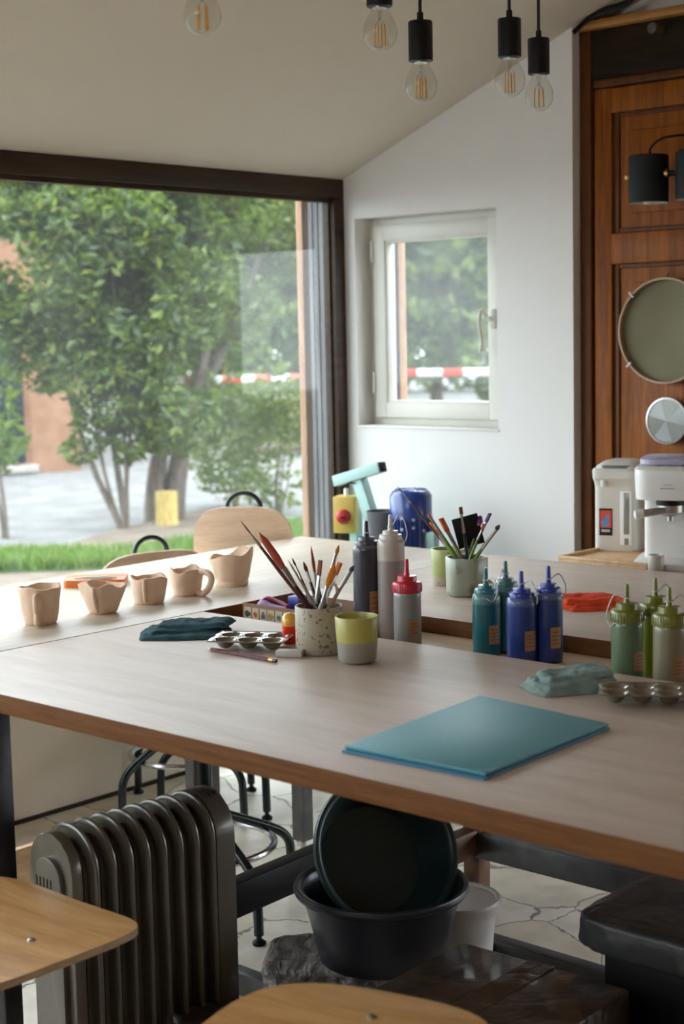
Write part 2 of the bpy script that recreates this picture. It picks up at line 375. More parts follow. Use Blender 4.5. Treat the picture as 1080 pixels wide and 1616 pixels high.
# right wall with the small window's opening
b = MB()
sy0, sy1, sz0, sz1 = 2.935, 3.524, 1.050, 1.745
def quadwall(mb, y0, y1, z0a, z0b, z1a, z1b, x0=XR, x1=XR + 0.16):
    v = [(x0, y0, z0a), (x0, y1, z0b), (x0, y1, z1b), (x0, y0, z1a), (x1, y0, z0a), (x1, y1, z0b), (x1, y1, z1b), (x1, y0, z1a)]
    mb._add(v, [(0, 1, 2, 3), (7, 6, 5, 4), (0, 4, 5, 1), (1, 5, 6, 2), (2, 6, 7, 3), (3, 7, 4, 0)])
quadwall(b, 2.652, sy0, 0, 0, cz(2.652) + 0.03, cz(sy0) + 0.03)
quadwall(b, sy1, YW + 0.02, 0, 0, cz(sy1) + 0.03, cz(YW) + 0.02)
quadwall(b, sy0, sy1, 0, 0, sz0, sz0)
quadwall(b, sy0, sy1, sz1, sz1, cz(sy0) + 0.03, cz(sy1) + 0.03)
struct(b.build('wall_right', m_wall))
# wall behind / above the panelled door
b = MB(); quadwall(b, YB, 2.652, 0.92, 0.92, cz(YB) + 0.05, cz(2.652) + 0.05, XR + 0.11, XR + 0.25); quadwall(b, 1.7, 2.652, 0, 0, 0.92, 0.92, XR + 0.11, XR + 0.25)  # foot left open past the door, an added gap that lights the floor
struct(b.build('wall_behind_door', m_wall))
# ceiling (sloped)
b = MB()
y0, y1 = YB - 0.1, YW + 0.02
v = [(XB - 0.1, y0, cz(y0)), (4.3, y0, cz(y0)), (4.3, y1, cz(y1)), (XB - 0.1, y1, cz(y1))]; v += [(p[0], p[1], p[2] + 0.12) for p in v]
b._add(v, [(0, 1, 2, 3), (7, 6, 5, 4), (0, 4, 5, 1), (1, 5, 6, 2), (2, 6, 7, 3), (3, 7, 4, 0)]); struct(b.build('ceiling', m_ceil))
# rear and left walls with a large window on the left side (behind the camera)
b = MB(); cbox(b, XB - 0.1, 4.3, YB - 0.14, YB, 0, cz(YB) + 0.1); struct(b.build('wall_back', m_panel))
b = MB(); X0, X1 = XB - 0.14, XB
cbox(b, X0, X1, YB, -0.1, 0, cz(YB) + 0.05); cbox(b, X0, X1, 2.9, YW + 0.1, 0, cz(2.9)); cbox(b, X0, X1, -0.1, 2.9, 0, cz(2.9))
struct(b.build('wall_left', m_panel))
# dark strip that draws the shadow line along the baseboard
b = MB(); cbox(b, XB, XR - 0.01, YW - 0.006, YW + 0.001, 0.0, 0.012); struct(b.build('baseboard_shadow', m_frame))

# picture window
b = MB()
cbox(b, XB, XR - 0.002, YW - 0.012, YW + 0.035, 1.815, 1.876, bev=0.004)
cbox(b, XB, XR - 0.045, YW + 0.005, YW + 0.035, 1.800, 1.816)
cbox(b, XR - 0.050, XR - 0.002, YW - 0.012, YW + 0.035, 0.50, 1.816, bev=0.004)
cbox(b, XR - 0.058, XR - 0.049, YW + 0.010, YW + 0.035, 0.56, 1.80)
cbox(b, XB, XR - 0.002, YW - 0.03, YW + 0.035, 0.48, 0.56, bev=0.004); cbox(b, 3.20, 3.26, YW - 0.012, YW + 0.035, 0.05, 0.485); cbox(b, XR - 0.05, XR - 0.002, YW - 0.012, YW + 0.035, 0.05, 0.485)  # the two short posts frame the added low pane
wf = struct(b.build('window_1', m_frame))
b = MB(); cbox(b, XB, XR - 0.05, YW + 0.022, YW + 0.030, 0.55, 1.81); b.build('window_pane', m_glass, wf)
b = MB(); cbox(b, 3.255, XR - 0.05, YW + 0.012, YW + 0.02, 0.05, 0.485); b.build('added_lower_pane', m_glass, wf)  # added pane hidden by the worktables, lights the floor under them
# outside reveal board and timber batten at the right end of the picture window
m_reveal = M('weathered_grey_board', (0.085, 0.083, 0.085), 0.6, nscale=3, col2=(0.17, 0.165, 0.165), stretch=(8, 8, 1))
m_slate = M('slate_blue_paint', (0.05, 0.11, 0.20), 0.5)
m_batten = wood('weathered_batten', (0.26, 0.13, 0.065), (0.40, 0.23, 0.13), 0.7, 4, (14, 14, 1), 0.1)
b = MB(); cbox(b, XR - 0.045, XR + 0.05, YW + 0.036, YW + 0.115, 0.501, 1.874)
for k in range(3): cbox(b, XR - 0.049, XR - 0.044, YW + 0.045 + k * 0.025, YW + 0.050 + k * 0.025, 0.501, 1.872)
struct(b.build('trim_1', m_reveal))
b = MB(); cbox(b, XR - 0.048, XR + 0.02, YW + 0.142, YW + 0.172, 0.0, 1.86, bev=0.004); struct(b.build('trim_2', m_batten))

# small window
b = MB(); fx = XR + 0.075
def ring(mb, x0, x1, y0, y1, z0, z1, w, bev=0.003, wb=None, wt=None):
    wb = wb or w; wt = wt or w
    cbox(mb, x0, x1, y0, y0 + w, z0, z1, bev=bev); cbox(mb, x0, x1, y1 - w, y1, z0, z1, bev=bev)
    cbox(mb, x0 + 0.0005, x1, y0 + w - 0.002, y1 - w + 0.002, z0, z0 + wb, bev=bev); cbox(mb, x0 + 0.0005, x1, y0 + w - 0.002, y1 - w + 0.002, z1 - wt, z1, bev=bev)
ring(b, fx, fx + 0.05, sy0, sy1, sz0 + 0.0, sz1, 0.034)
w2 = struct(b.build('window_2', m_winwhite))
b = MB(); ring(b, fx - 0.018, fx + 0.03, sy0 + 0.026, sy1 - 0.030, sz0 + 0.026, sz1 - 0.026, 0.05)
ring(b, fx - 0.012, fx + 0.028, sy0 + 0.074, sy1 - 0.078, sz0 + 0.074, sz1 - 0.074, 0.010)
b.build('sash_frame', m_winwhite, w2)
b = MB(); cbox(b, fx + 0.008, fx + 0.014, sy0 + 0.08, sy1 - 0.085, sz0 + 0.08, sz1 - 0.08); b.build('window_pane', m_glass2, w2)
b = MB(); 
for z in (1.16, 1.60): b.tube([(fx - 0.02, sy1 - 0.028, z), (fx - 0.02, sy1 - 0.028, z + 0.07)], 0.006)
b.build('hinge', m_winwhite, w2)
hp = PX(779, 503, fx - 0.02); yy, zz = hp.y, hp.z
b = MB(); b.box((fx - 0.022, yy, zz), (0.012, 0.020, 0.062), bev=0.003)
for s in (-1, 1): b.tube([(fx - 0.027, yy, zz + s * 0.024), (fx - 0.030, yy, zz + s * 0.024)], 0.004, 8)
b.tube([(fx - 0.025, yy, zz), (fx - 0.055, yy, zz)], 0.008, 10); hb = b.build('handle_plate', m_winwhite, w2)
b = MB(); b.tube(smoothpath([(fx - 0.052, yy, zz + 0.008), (fx - 0.062, yy + 0.018, zz + 0.025), (fx - 0.065, yy + 0.022, zz - 0.02), (fx - 0.055, yy + 0.020, zz - 0.07), (fx - 0.062, yy + 0.022, zz - 0.105)]), 0.0065, 10)
b.build('handle', m_ivory, hb)
b = MB(); cbox(b, fx + 0.0505, XR + 0.16, sy1 - 0.045, sy1 - 0.001, sz0, sz1); struct(b.build('trim_4', m_slate))
b = MB(); cbox(b, XR + 0.162, XR + 0.20, sy1 - 0.055, sy1 - 0.022, 0.0, 2.0, bev=0.003); cbox(b, XR + 0.162, XR + 0.19, sy1 - 0.012, sy1 + 0.06, 0.0, 2.0, bev=0.003); struct(b.build('trim_5', m_batten))
# side-wall small sill light edge
b = MB(); cbox(b, XR - 0.004, XR + 0.075, sy0 - 0.004, sy1 + 0.0, sz0 - 0.006, sz0 + 0.001, bev=0.001); struct(b.build('trim_3', m_wall))

# ---- panelled door on the right (set against the wall)
DX = 4.040
door = MB(); cbox(door, DX + 0.01, XR + 0.11, 1.72, 2.652, 0.0, 2.24); door = struct(door.build('door_1', m_doordark))
b = MB(); cbox(b, DX - 0.012, DX + 0.03, 2.610, 2.650, 0, 2.235, bev=0.006); cbox(b, DX - 0.012, DX + 0.03, 1.72, 1.76, 0, 2.235, bev=0.006); b.build('casing', m_doordark, door)
b = MB(); cbox(b, DX - 0.006, DX + 0.03, 1.76, 2.612, 2.085, 2.235, bev=0.005); b.build('lintel', m_lintel, door)
b = MB(); cbox(b, DX - 0.03, DX + 0.06, 1.70, 2.655, 2.235, 2.262, bev=0.01); b.build('cap_trim', m_trimor, door)
b = MB(); cbox(b, DX - 0.014, DX + 0.03, 1.76, 2.600, 2.066, 2.088, bev=0.004); b.build('moulding', m_doordark, door)
b = MB()
cbox(b, DX - 0.002, DX + 0.03, 2.545, 2.604, 0.0, 2.064, bev=0.003); cbox(b, DX - 0.002, DX + 0.03, 1.766, 1.825, 0.0, 2.064, bev=0.003)
b.build('stile', m_door, door)
b = MB()
for z0_, z1_ in ((1.99, 2.062), (1.550, 1.640), (0.60, 0.70), (0.0, 0.12)): cbox(b, DX - 0.003, DX + 0.03, 1.825, 2.547, z0_, z1_, bev=0.004)
b.build('rail', m_door, door)
for (z0_, z1_) in ((1.64, 1.99), (0.70, 1.55)):
    b = MB(); cbox(b, DX + 0.0075, DX + 0.03, 1.85, 2.520, z0_ + 0.005, z1_ - 0.005)
    cbox(b, DX + 0.002, DX + 0.02, 1.90, 2.475, z0_ + 0.055, z1_ - 0.055, bev=0.005)
    b.build('door_panel', m_door, door)
    b = MB()
    for (a0, a1, c0, c1) in ((2.520, 2.532, z0_, z1_), (1.838, 1.85, z0_, z1_), (1.85, 2.52, z0_, z0_ + 0.014), (1.85, 2.52, z1_ - 0.014, z1_)):
        cbox(b, DX + 0.001, DX + 0.03, a0, a1, c0, c1, bev=0.003)
    b.build('moulding', m_doordark, door)

# cable along ceiling above the door
pp = [PX(905, 52, XR - 0.02), PX(925, 33, XR), PX(950, 20, XR), PX(985, 8, XR), PX(1010, -12, XR)]
b = MB(); b.tube(smoothpath(pp), 0.007, 8); b.tube(smoothpath([p + Vector((0, -0.012, 0.010)) for p in pp]), 0.005, 8)
tag(b.build('cable', m_black), 'black cables running along the sloped ceiling above the wooden door', 'cable')

# ------------------------------------------------------------ outdoors
GZ = -0.02
m_gravel = M('pale_gravel', (0.135, 0.133, 0.128), 0.9, nscale=3, col2=(0.20, 0.198, 0.19), bump=0.5, bscale=30)
m_dirt = M('bare_earth', (0.12, 0.09, 0.065), 0.9, nscale=5, col2=(0.18, 0.14, 0.105), bump=0.5, bscale=20)
m_lawn = M('lawn_soil', (0.05, 0.10, 0.02), 0.9, var=0.3, nscale=8)
m_grass = leafmat('grass_blades', (0.05, 0.11, 0.012), (0.09, 0.18, 0.02), (0.15, 0.25, 0.04))
m_leaf = leafmat('bush_leaves', (0.015, 0.032, 0.004), (0.052, 0.098, 0.011), (0.18, 0.225, 0.025))
m_leafy = leafmat('yellow_green_leaves', (0.035, 0.085, 0.012), (0.09, 0.16, 0.020), (0.20, 0.25, 0.03))
m_leafp = leafmat('soft_leaves', (0.035, 0.062, 0.010), (0.090, 0.130, 0.020), (0.19, 0.21, 0.045))
m_bark = wood('bark', (0.06, 0.045, 0.035), (0.15, 0.12, 0.095), 0.9, 3, (14, 14, 2), 0.4)
b = MB(); b._add([(-25, YW + 0.14, GZ), (70, YW + 0.14, GZ), (70, 75, GZ), (-25, 75, GZ)], [(0, 1, 2, 3)])
b._add([(XR + 0.4, -20, GZ), (70, -20, GZ), (70, YW + 0.14, GZ), (XR + 0.4, YW + 0.14, GZ)], [(0, 1, 2, 3)])
struct(b.build('ground', m_gravel, recalc=False))
def patch(name, poly, z, mat, th=0.012):
    b = MB(); b.prism([(p.x, p.y) for p in poly], z - th, z); return struct(b.build(name, mat, ang=80))
earth = patch('ground_earth', [P(-260, 1080, 0), P(900, 1010, 0), P(900, 872, 0), P(560, 868, 0), P(300, 880, 0), P(-260, 905, 0)], GZ + 0.012, m_dirt)
lawn_poly = [P(-260, 912, 0), P(300, 892, 0), P(560, 872, 0), P(900, 855, 0), P(900, 820, 0), P(560, 826, 0), P(420, 836, 0), P(330, 858, 0), P(200, 876, 0), P(-260, 880, 0)]
patch('ground_lawn', lawn_poly, GZ + 0.026, m_lawn)
mound = patch('ground_mound', [P(100, 880, 0), P(330, 865, 0), P(420, 832, 0), P(330, 805, 0), P(190, 838, 0), P(110, 862, 0)], GZ + 0.04, m_dirt)
def inpoly(x, y, poly):
    c = False; n = len(poly)
    for i in range(n):
        a, bb = poly[i], poly[i - 1]
        if (a.y > y) != (bb.y > y) and x < (bb.x - a.x) * (y - a.y) / (bb.y - a.y) + a.x: c = not c
    return c
def blades(name, poly, n, h, z, mat, label):
    xs = [p.x for p in poly]; ys = [p.y for p in poly]; vs_ = []; fs = []; k = 0
    while k < n:
        x = random.uniform(min(xs), max(xs)); y = random.uniform(min(ys), max(ys))
        if not inpoly(x, y, poly): continue
        a = random.uniform(0, PI); hh = h * random.uniform(0.4, 1.2); wd = 0.012; l = Vector((math.cos(a), math.sin(a), 0)); lean = Vector((random.uniform(-1, 1), random.uniform(-1, 1), 0)) * hh * 0.5
        i = len(vs_); p = Vector((x, y, z)); vs_ += [p - l * wd, p + l * wd, p + lean + Vector((0, 0, hh))]; fs.append((i, i + 1, i + 2)); k += 1
    me = bpy.data.meshes.new(name); me.from_pydata(vs_, [], fs); me.materials.append(mat)
    o = bpy.data.objects.new(name, me); COL.objects.link(o); return tag(o, label, 'grass', kind='stuff')
blades('grass', lawn_poly, 26000, 0.09, GZ + 0.024, m_grass, 'strip of bright green grass outside the picture window')

def leaves(blobs, n, size, aspect=0.5, droop=0.3):
    vs_ = []; fs = []; tot = sum(s[3] * s[4] * s[5] for s in blobs)
    for (cx, cyy, czz, rx, ry, rz) in blobs:
        m = int(n * rx * ry * rz / tot) + 40
        for _ in range(m):
            while True:
                d = Vector((random.gauss(0, 1), random.gauss(0, 1), random.gauss(0, 1)))
                if d.length > 0.01: break
            d.normalize(); q = random.uniform(0.45, 1.0) ** 0.6
            p = Vector((cx + d.x * rx * q, cyy + d.y * ry * q, czz + d.z * rz * q))
            q2 = nz3(p.x, p.y, p.z, 1.8)
            if q2 < -0.22 or nz3(p.x, p.y, p.z, 4.5) < -0.36: continue
            s = size * random.uniform(0.6, 1.3)
            a = Vector((random.gauss(0, 1), random.gauss(0, 1), random.gauss(-droop, 0.6))).normalized()
            c = a.cross(Vector((random.gauss(0, 1), random.gauss(0, 1), random.gauss(0, 1)))).normalized()
            nrm = a.cross(c) * s * 0.12
            i = len(vs_)
            vs_ += [p - a * s, p + c * s * aspect - a * s * 0.15 + nrm, p + a * s, p - c * s * aspect - a * s * 0.15 + nrm]
            fs += [(i, i + 1, i + 2), (i, i + 2, i + 3)]
    return vs_, fs
def tree(name, base, trunk_h, trunk_r, blobs, n, size, mat, label, group=None, aspect=0.5, stems=5, cat='tree'):
    t = thing(name, label, cat, base, group=group)
    vs_, fs = leaves(blobs, n, size, aspect)
    me = bpy.data.meshes.new('foliage'); me.from_pydata(vs_, [], fs); me.materials.append(mat)
    f = bpy.data.objects.new('foliage', me); COL.objects.link(f); f.parent = t
    b = MB()
    for k in range(stems):
        a = 2 * PI * k / stems + random.random(); sp_ = trunk_r * 1.2 if stems > 1 else 0
        e = random.choice(blobs)
        p0 = Vector((math.cos(a) * sp_, math.sin(a) * sp_, 0)); p3 = Vector((e[0] * 0.7, e[1] * 0.7, e[2]))
        pm = p0.lerp(p3, 0.4) + Vector((math.cos(a), math.sin(a), 0)) * 0.1; pm.z = trunk_h
        pts = bez(p0, p0 + Vector((0, 0, trunk_h * 0.5)), pm, p3, 10)
        rr = [trunk_r * (1 - 0.75 * i / 10) for i in range(11)]
        b.tube(pts, rr, 8)
    b.build('trunk', m_bark, t); return t
# main bush: right in front of the window, 8-10 m away
def loc_px(x, y, z=GZ): return P(x, y, z)
bb = loc_px(196, 842)
SV = Vector((0.668, -0.743, 0)).normalized()      # "to the right" as seen from the door
FV = Vector((0.743, 0.668, 0)).normalized()       # away from the camera
def bl(s, f, z, rs, rf, rz):      # ellipsoid given along those two directions (roughly round)
    p = SV * s + FV * f; r = (rs + rf) / 2
    return (p.x, p.y, z, r, r, rz)
bush_blobs = [bl(-0.35, 0, 1.95, 0.75, 0.7, 0.6), bl(0.15, 0.1, 1.55, 0.6, 0.6, 0.6), bl(-0.05, -0.1, 2.4, 0.8, 0.7, 0.55), bl(-0.75, 0.2, 2.45, 0.55, 0.6, 0.5), bl(-0.05, 0, 1.05, 0.42, 0.5, 0.35), bl(0.35, 0, 0.95, 0.33, 0.4, 0.35), bl(0.25, 0.2, 2.3, 0.5, 0.5, 0.5), bl(-0.7, 0, 1.75, 0.35, 0.4, 0.4), bl(-0.4,0.1,2.95,0.9,0.8,0.45), bl(-0.95, 0.1, 1.95, 0.35, 0.4, 0.5), bl(-0.15, 0.1, 1.3, 0.5, 0.5, 0.4), bl(0.5, 0.1, 1.9, 0.4, 0.4, 0.45), bl(-0.28, 0, 0.72, 0.20, 0.2, 0.24), bl(0.12, 0, 0.70, 0.26, 0.2, 0.22), bl(-0.55, 0.1, 1.35, 0.30, 0.3, 0.35), bl(0.30, 0.1, 0.62, 0.20, 0.2, 0.2)]
tree('leafy_bush', bb, 0.35, 0.022, bush_blobs, 46000, 0.046, m_leaf, 'large dense dark green bush on thin stems outside the picture window', aspect=0.42, stems=7, cat='bush')
bt = loc_px(262, 826)
tree('leafy_tree', bt, 1.0, 0.085, [bl(0.35, 0.3, 1.75, 0.55, 0.6, 0.6), bl(0.75, 0.4, 2.35, 0.75, 0.7, 0.5), bl(0.1, 0.2, 2.6, 0.7, 0.7, 0.5), bl(0.55, 0.2, 1.1, 0.35, 0.4, 0.3), bl(0.2, 0.1, 0.75, 0.3, 0.3, 0.3), bl(1.15, 0.3, 2.1, 0.35, 0.4, 0.4)], 15000, 0.040, m_leafp, 'paler green tree with dark trunk standing right of the dense bush', stems=3)
b = MB(); bp_ = loc_px(268, 832); b.lathe([(0.0, 0), (0.082, 0), (0.080, 0.28), (0.0, 0.285)], 20)
m_yel = wood('yellow_log', (0.30, 0.20, 0.045), (0.50, 0.38, 0.12), 0.6, 5, (8, 8, 2), 0.1)
tag(b.build('log', m_yel, loc=bp_ - FV * 0.15), 'short yellow wooden log standing in front of the dark tree trunk', 'log')
# small shrubs at far left with yellow green leaves
p = P(10, 850, GZ)
tree('young_shrub', p, 0.5, 0.015, [bl(-0.15, 0, 1.0, 0.32, 0.3, 0.55), bl(0.0, 0, 0.65, 0.2, 0.2, 0.2)], 900, 0.04, m_leafy, 'sparse yellow-green shrub in front of the dark shop window outside', stems=3, cat='shrub')
# lower right shrubs behind tape
for (px, py, s, n, lab) in ((440, 812, 0.42, 2600, 'low pale shrub beside the log pile outside'), (372, 800, 0.40, 2600, 'low grey-green shrub just right of the tree trunk outside')):
    tree('low_shrub', P(px, py, GZ), 0.2, 0.012, [bl(0, 0, 0.45, s, s, 0.42), bl(0.3 * s, 0.1, 0.8, s * 0.7, s * 0.7, 0.3)], n, 0.035, m_leafp, lab, stems=4, cat='shrub')
# background trees
hz = [(-120, 30, 5.0, 1.5, m_leafp, 'broad green tree at the far left beyond the house'), (70, 21, 4.3, 1.15, m_leaf, 'tall dark tree behind the dense bush'),
      (215, 28, 5.4, 1.4, m_leafp, 'soft green tree behind the tree trunk'), (350, 22, 4.4, 1.15, m_leafy, 'yellow-green tree rising beyond the striped tape'),
      (470, 28, 5.2, 1.4, m_leafp, 'green tree beyond the log pile'), (590, 22, 4.2, 1.1, m_leaf, 'dark tree hidden partly by the corner of the room'),
      (690, 29, 5.0, 1.4, m_leafp, 'soft tree filling the left of the small window'), (800, 22, 4.0, 1.15, m_leafy, 'yellow-green tree in the right of the small window'), (930, 28, 4.8, 1.4, m_leaf, 'dark tree beyond the right edge of the small window')]
for (px, dist, h, r, mt, lab) in hz:
    r0 = ray(px, 540); r0.z = 0; r0.normalize(); base = Vector((CAM.x, CAM.y, GZ)) + r0 * dist
    blobs = [bl(random.uniform(-.3, .3), 0, h * 0.72, r, r * 0.8, h * 0.32), bl(-r * 0.6, 0.2, h * 0.5, r * 0.7, r * 0.7, h * 0.28), bl(r * 0.6, -0.2, h * 0.5, r * 0.7, r * 0.7, h * 0.28), bl(0, -0.3, h * 0.28, r * 0.7, r * 0.6, h * 0.2)]
    tree('background_tree', base, h * 0.4, 0.12, blobs, 9000, 0.12, mt, lab, group=None, stems=2)
# a clipped hedge line closing the far garden
hv = [P(-140, 660, 0), P(1200, 650, 0)]
r0 = ray(-200, 540); r0.z = 0; r0.normalize(); r1 = ray(1100, 540); r1.z = 0; r1.normalize()
A0 = r0 * 38; A1 = r1 * 38
blobs = []
for k in range(15):
    q = A0.lerp(A1, k / 14); blobs.append((q.x, q.y, 1.6, 1.9, 1.9, 1.8)); blobs.append((q.x, q.y, 4.3, 1.9, 1.9, 1.9))
vs_, fs = leaves(blobs, 34000, 0.14)
me = bpy.data.meshes.new('hedge'); me.from_pydata(vs_, [], fs); me.materials.append(m_leafp); o = bpy.data.objects.new('hedge', me); COL.objects.link(o)
tag(o, 'tall soft green hedge closing off the garden in the distance', 'hedge')
# house on the left
m_brick = M('orange_render', (0.20, 0.095, 0.05), 0.85, nscale=6, col2=(0.26, 0.14, 0.08))
m_darkpane = M('dark_pane', (0.010, 0.015, 0.026), 0.5, var=0.1, spec=0.15)
hp0 = P(130, 742, GZ); 
hrot = math.radians(-20)
hs = thing('house', 'orange-brown house wall with a large dark window behind the bush at left', 'house', (hp0.x, hp0.y, GZ), hrot)
b = MB(); cbox(b, -3.4, -0.05, 0, 3, 0.0, 3.4); cbox(b, -0.55, 0.0, -0.01, 0.4, 0, 3.4); b.build('wall', m_brick, hs)
b = MB(); cbox(b, -3.5, -0.62, -0.05, 0.01, 0.12, 1.95, bev=0.01); wn = b.build('window', m_darkpane, hs)
b = MB(); cbox(b, -3.5, -0.52, -0.16, 0.03, 0.02, 0.10, bev=0.01); b.build('sill', M('sill_stone', (0.30, 0.27, 0.25), 0.8), hs)
b = MB(); cbox(b, -3.6, 0.2, -0.35, 3.2, 3.4, 3.6); b.build('roof', m_lintel, hs)
# far low wall / log pile at the right
m_log = wood('stacked_logs', (0.10, 0.08, 0.06), (0.22, 0.18, 0.14), 0.9, 4, (2, 8, 8), 0.3)
lp0 = P(400, 722, GZ); lp1 = P(500, 716, GZ)
for k in range(4):
    b = MB(); r_ = 0.085
    q0 = lp0 + Vector((0, 0, 0.12 + k * 0.17)); q1 = lp1 + (lp1 - lp0) * 0.6 + Vector((0, 0, 0.12 + k * 0.17))
    b.tube([q0, q0.lerp(q1, 0.5), q1], [r_ * random.uniform(0.85, 1.0) for _ in range(3)], 12)
    tag(b.build('timber_log', m_log), ['long grey log lying lowest in the pile beyond the tape', 'second log up in the pile beyond the tape', 'third log up in the pile beyond the tape', 'topmost log of the pile beyond the tape'][k], 'log')
# red and white tape on stakes
m_red = M('tape_red', (0.62, 0.045, 0.03), 0.4, var=0.03); m_wht = M('tape_white', (0.80, 0.80, 0.80), 0.4, var=0.02)
def tape(pts, wd, label, n=None):
    b = MB(); path = smoothpath(pts, 10); L = 0; red = True; acc = 0
    for i in range(len(path) - 1):
        a, c = path[i], path[i + 1]; seglen = (c - a).length; steps = max(1, int(seglen / 0.05))
        for s in range(steps):
            u0 = a.lerp(c, s / steps); u1 = a.lerp(c, (s + 1) / steps); acc += seglen / steps
            mi = int(acc / 0.23) % 2
            nrm = Vector((0, 0, wd / 2)); t = (c - a).normalized().cross(Vector((0, 0, 1))) * 0.0015
            b._add([u0 - nrm - t, u1 - nrm - t, u1 + nrm - t, u0 + nrm - t, u0 - nrm + t, u1 - nrm + t, u1 + nrm + t, u0 + nrm + t], [(0, 1, 2, 3), (7, 6, 5, 4), (0, 4, 5, 1), (3, 2, 6, 7)], mi)
    return tag(b.build('barrier_tape', [m_red, m_wht], recalc=False), label, 'tape')
def gp(px, py, dist):
    r = ray(px, py); h = math.hypot(r.x, r.y); return CAM + r * (dist / h)
tape([gp(238, 601, 11.6), gp(320, 600, 12.1), gp(420, 597, 12.8), gp(497, 595, 13.4)], 0.062, 'red and white barrier tape stretched outside beyond the picture window')
tape([gp(625, 589, 12.2), gp(690, 588, 12.0), gp(790, 587, 11.6)], 0.06, 'red and white barrier tape seen through the small window')
for (px, py, dist, lab) in ((497, 595, 13.4, 'wooden stake holding the barrier tape beside the window corner'), (622, 589, 12.25, 'wooden stake holding the left end of the tape in the small window'), (792, 587, 11.6, 'wooden stake holding the right end of the tape in the small window')):
    q = gp(px, py, dist); b = MB(); b.box((q.x, q.y, (q.z + 0.08 + GZ) / 2), (0.045, 0.045, q.z + 0.08 - GZ), bev=0.004); tag(b.build('wooden_stake', m_batten), lab, 'stake')

# ------------------------------------------------------------ worktables
TH = 0.035
m_tops = [m_edge, m_top]
def board(name, poly, z, mats, th=TH, parent=None):
    b = MB(); b.prism(poly, z - th, z, bev=0.0015, topmi=1); return b.build(name, mats, parent, ang=30)
def leg(mb, x, y, z0, z1, s=0.05): mb.box((x, y, (z0 + z1) / 2), (s, s, z1 - z0), bev=0.003)
def foot_glide(t, x, y):
    b = MB(); b.lathe([(0.0, 0), (0.02, 0), (0.02, 0.006), (0.007, 0.012), (0.007, 0.05)], 14, (x, y, 0)); return b
zt = 0.75
t1 = thing('worktable', 'grey-topped front worktable with brown edge and dark steel legs, holding the blue folders', 'table', (0, 0, 0))
board('tabletop', [(1.577, -0.3), (2.350, -0.3), (2.350, 2.548), (1.577, 2.548)], zt, m_tops, parent=t1)
for (x, y) in ((1.62, 2.318), (1.62, -0.2), (2.30, -0.2)):
    b = MB(); leg(b, x, y, 0.0, zt - TH, 0.04); b.build('leg', m_steel, t1)
b = MB(); cbox(b, 1.66, 2.30, 2.30, 2.335, zt - TH - 0.03, zt - TH - 0.0005); b.build('frame_rail', m_steel, t1)
# left worktop running along the window
t2 = thing('worktable', 'pale birch worktable along the picture window, holding the row of clay cups', 'table', (0, 0, 0))
board('tabletop', [(1.45, 2.552), (3.425, 2.552), (3.425, 3.265), (1.45, 3.215)], zt, [m_edge, m_top2], parent=t2)
def zrange_leg(x, y, s, mt, par, z0=0.0): b = MB(); leg(b, x, y, z0, zt - TH, s); return b.build('leg', mt, par)
zrange_leg(2.745, 3.00, 0.066, m_steelg, t2); zrange_leg(2.86, 2.745, 0.040, m_steelg, t2, 0.05)
b = MB(); b.lathe([(0, 0), (0.022, 0), (0.022, 0.008), (0.008, 0.014), (0.008, 0.052)], 14, (2.86, 2.745, 0)); b.build('foot_glide', m_silver, t2)
zrange_leg(1.50, 3.10, 0.05, m_steel, t2)
b = MB(); cbox(b, 1.52, 2.71, 2.98, 3.02, zt - TH - 0.04, zt - TH - 0.0005); b.build('frame_rail', m_steel, t2)
# far worktop
t3 = thing('worktable', 'grey-topped far worktable by the white wall, holding the orange folded cloth', 'table', (0, 0, 0))
board('tabletop', [(2.590, 0.9), (3.425, 0.9), (3.425, 2.550), (2.590, 2.550)], zt, m_tops, parent=t3)
zrange_leg(3.36, 2.42, 0.05, m_steelg, t3); zrange_leg(3.36, 1.0, 0.05, m_steelg, t3)
b = MB()
cbox(b, 2.78, 2.825, 1.0, 2.16, 0.155, 0.215, bev=0.003); b.build('floor_rail', m_steelg, t3)
b = MB(); leg(b, 2.805, 2.135, 0.0, zt - 2 * TH, 0.045); cbox(b, 2.60, 2.80, 2.115, 2.155, 0.160, 0.222, bev=0.003); b.build('corner_leg', m_rust, t3)
b = MB(); cbox(b, 2.835, 3.34, 2.40, 2.44, 0.30, 0.36, bev=0.003); b.build('cross_rail', m_steelg, t3)
# lower board between the two worktops
b = MB(); b.prism([(2.335, 0.6), (2.605, 0.6), (2.605, 2.548), (2.335, 2.548)], zt - 2 * TH + 0.0, zt - TH - 0.0006, bev=0.001)
lb = tag(b.build('plywood_board', m_ply), 'lower plywood board in the gap between worktops, carrying the squeeze bottles', 'board')
# steel floor frame below the front table
fr_ = thing('steel_frame', 'dark steel floor frame with a broad beam under the front worktable', 'frame', (0, 0, 0))
b = MB(); b.box(((2.10 + 2.86) / 2, 2.345 + 0.015, 0.168), (0.80, 0.045, 0.075), rot=Matrix.Rotation(math.radians(3), 3, 'Z'), bev=0.003); b.build('beam', m_black, fr_)
b = MB(); leg(b, 2.02, 2.36, 0.0, 0.20, 0.05); b.build('upright', m_steel, fr_)
b = MB(); cbox(b, 2.150, 2.185, 1.95, 2.34, 0.0, 0.05, bev=0.004); b.build('floor_rail', m_steelg, fr_)
b = MB(); cbox(b, 2.62, 2.66, 1.57, 2.08, 0.0, 0.05, bev=0.004); b.build('floor_rail', m_steelg, fr_)
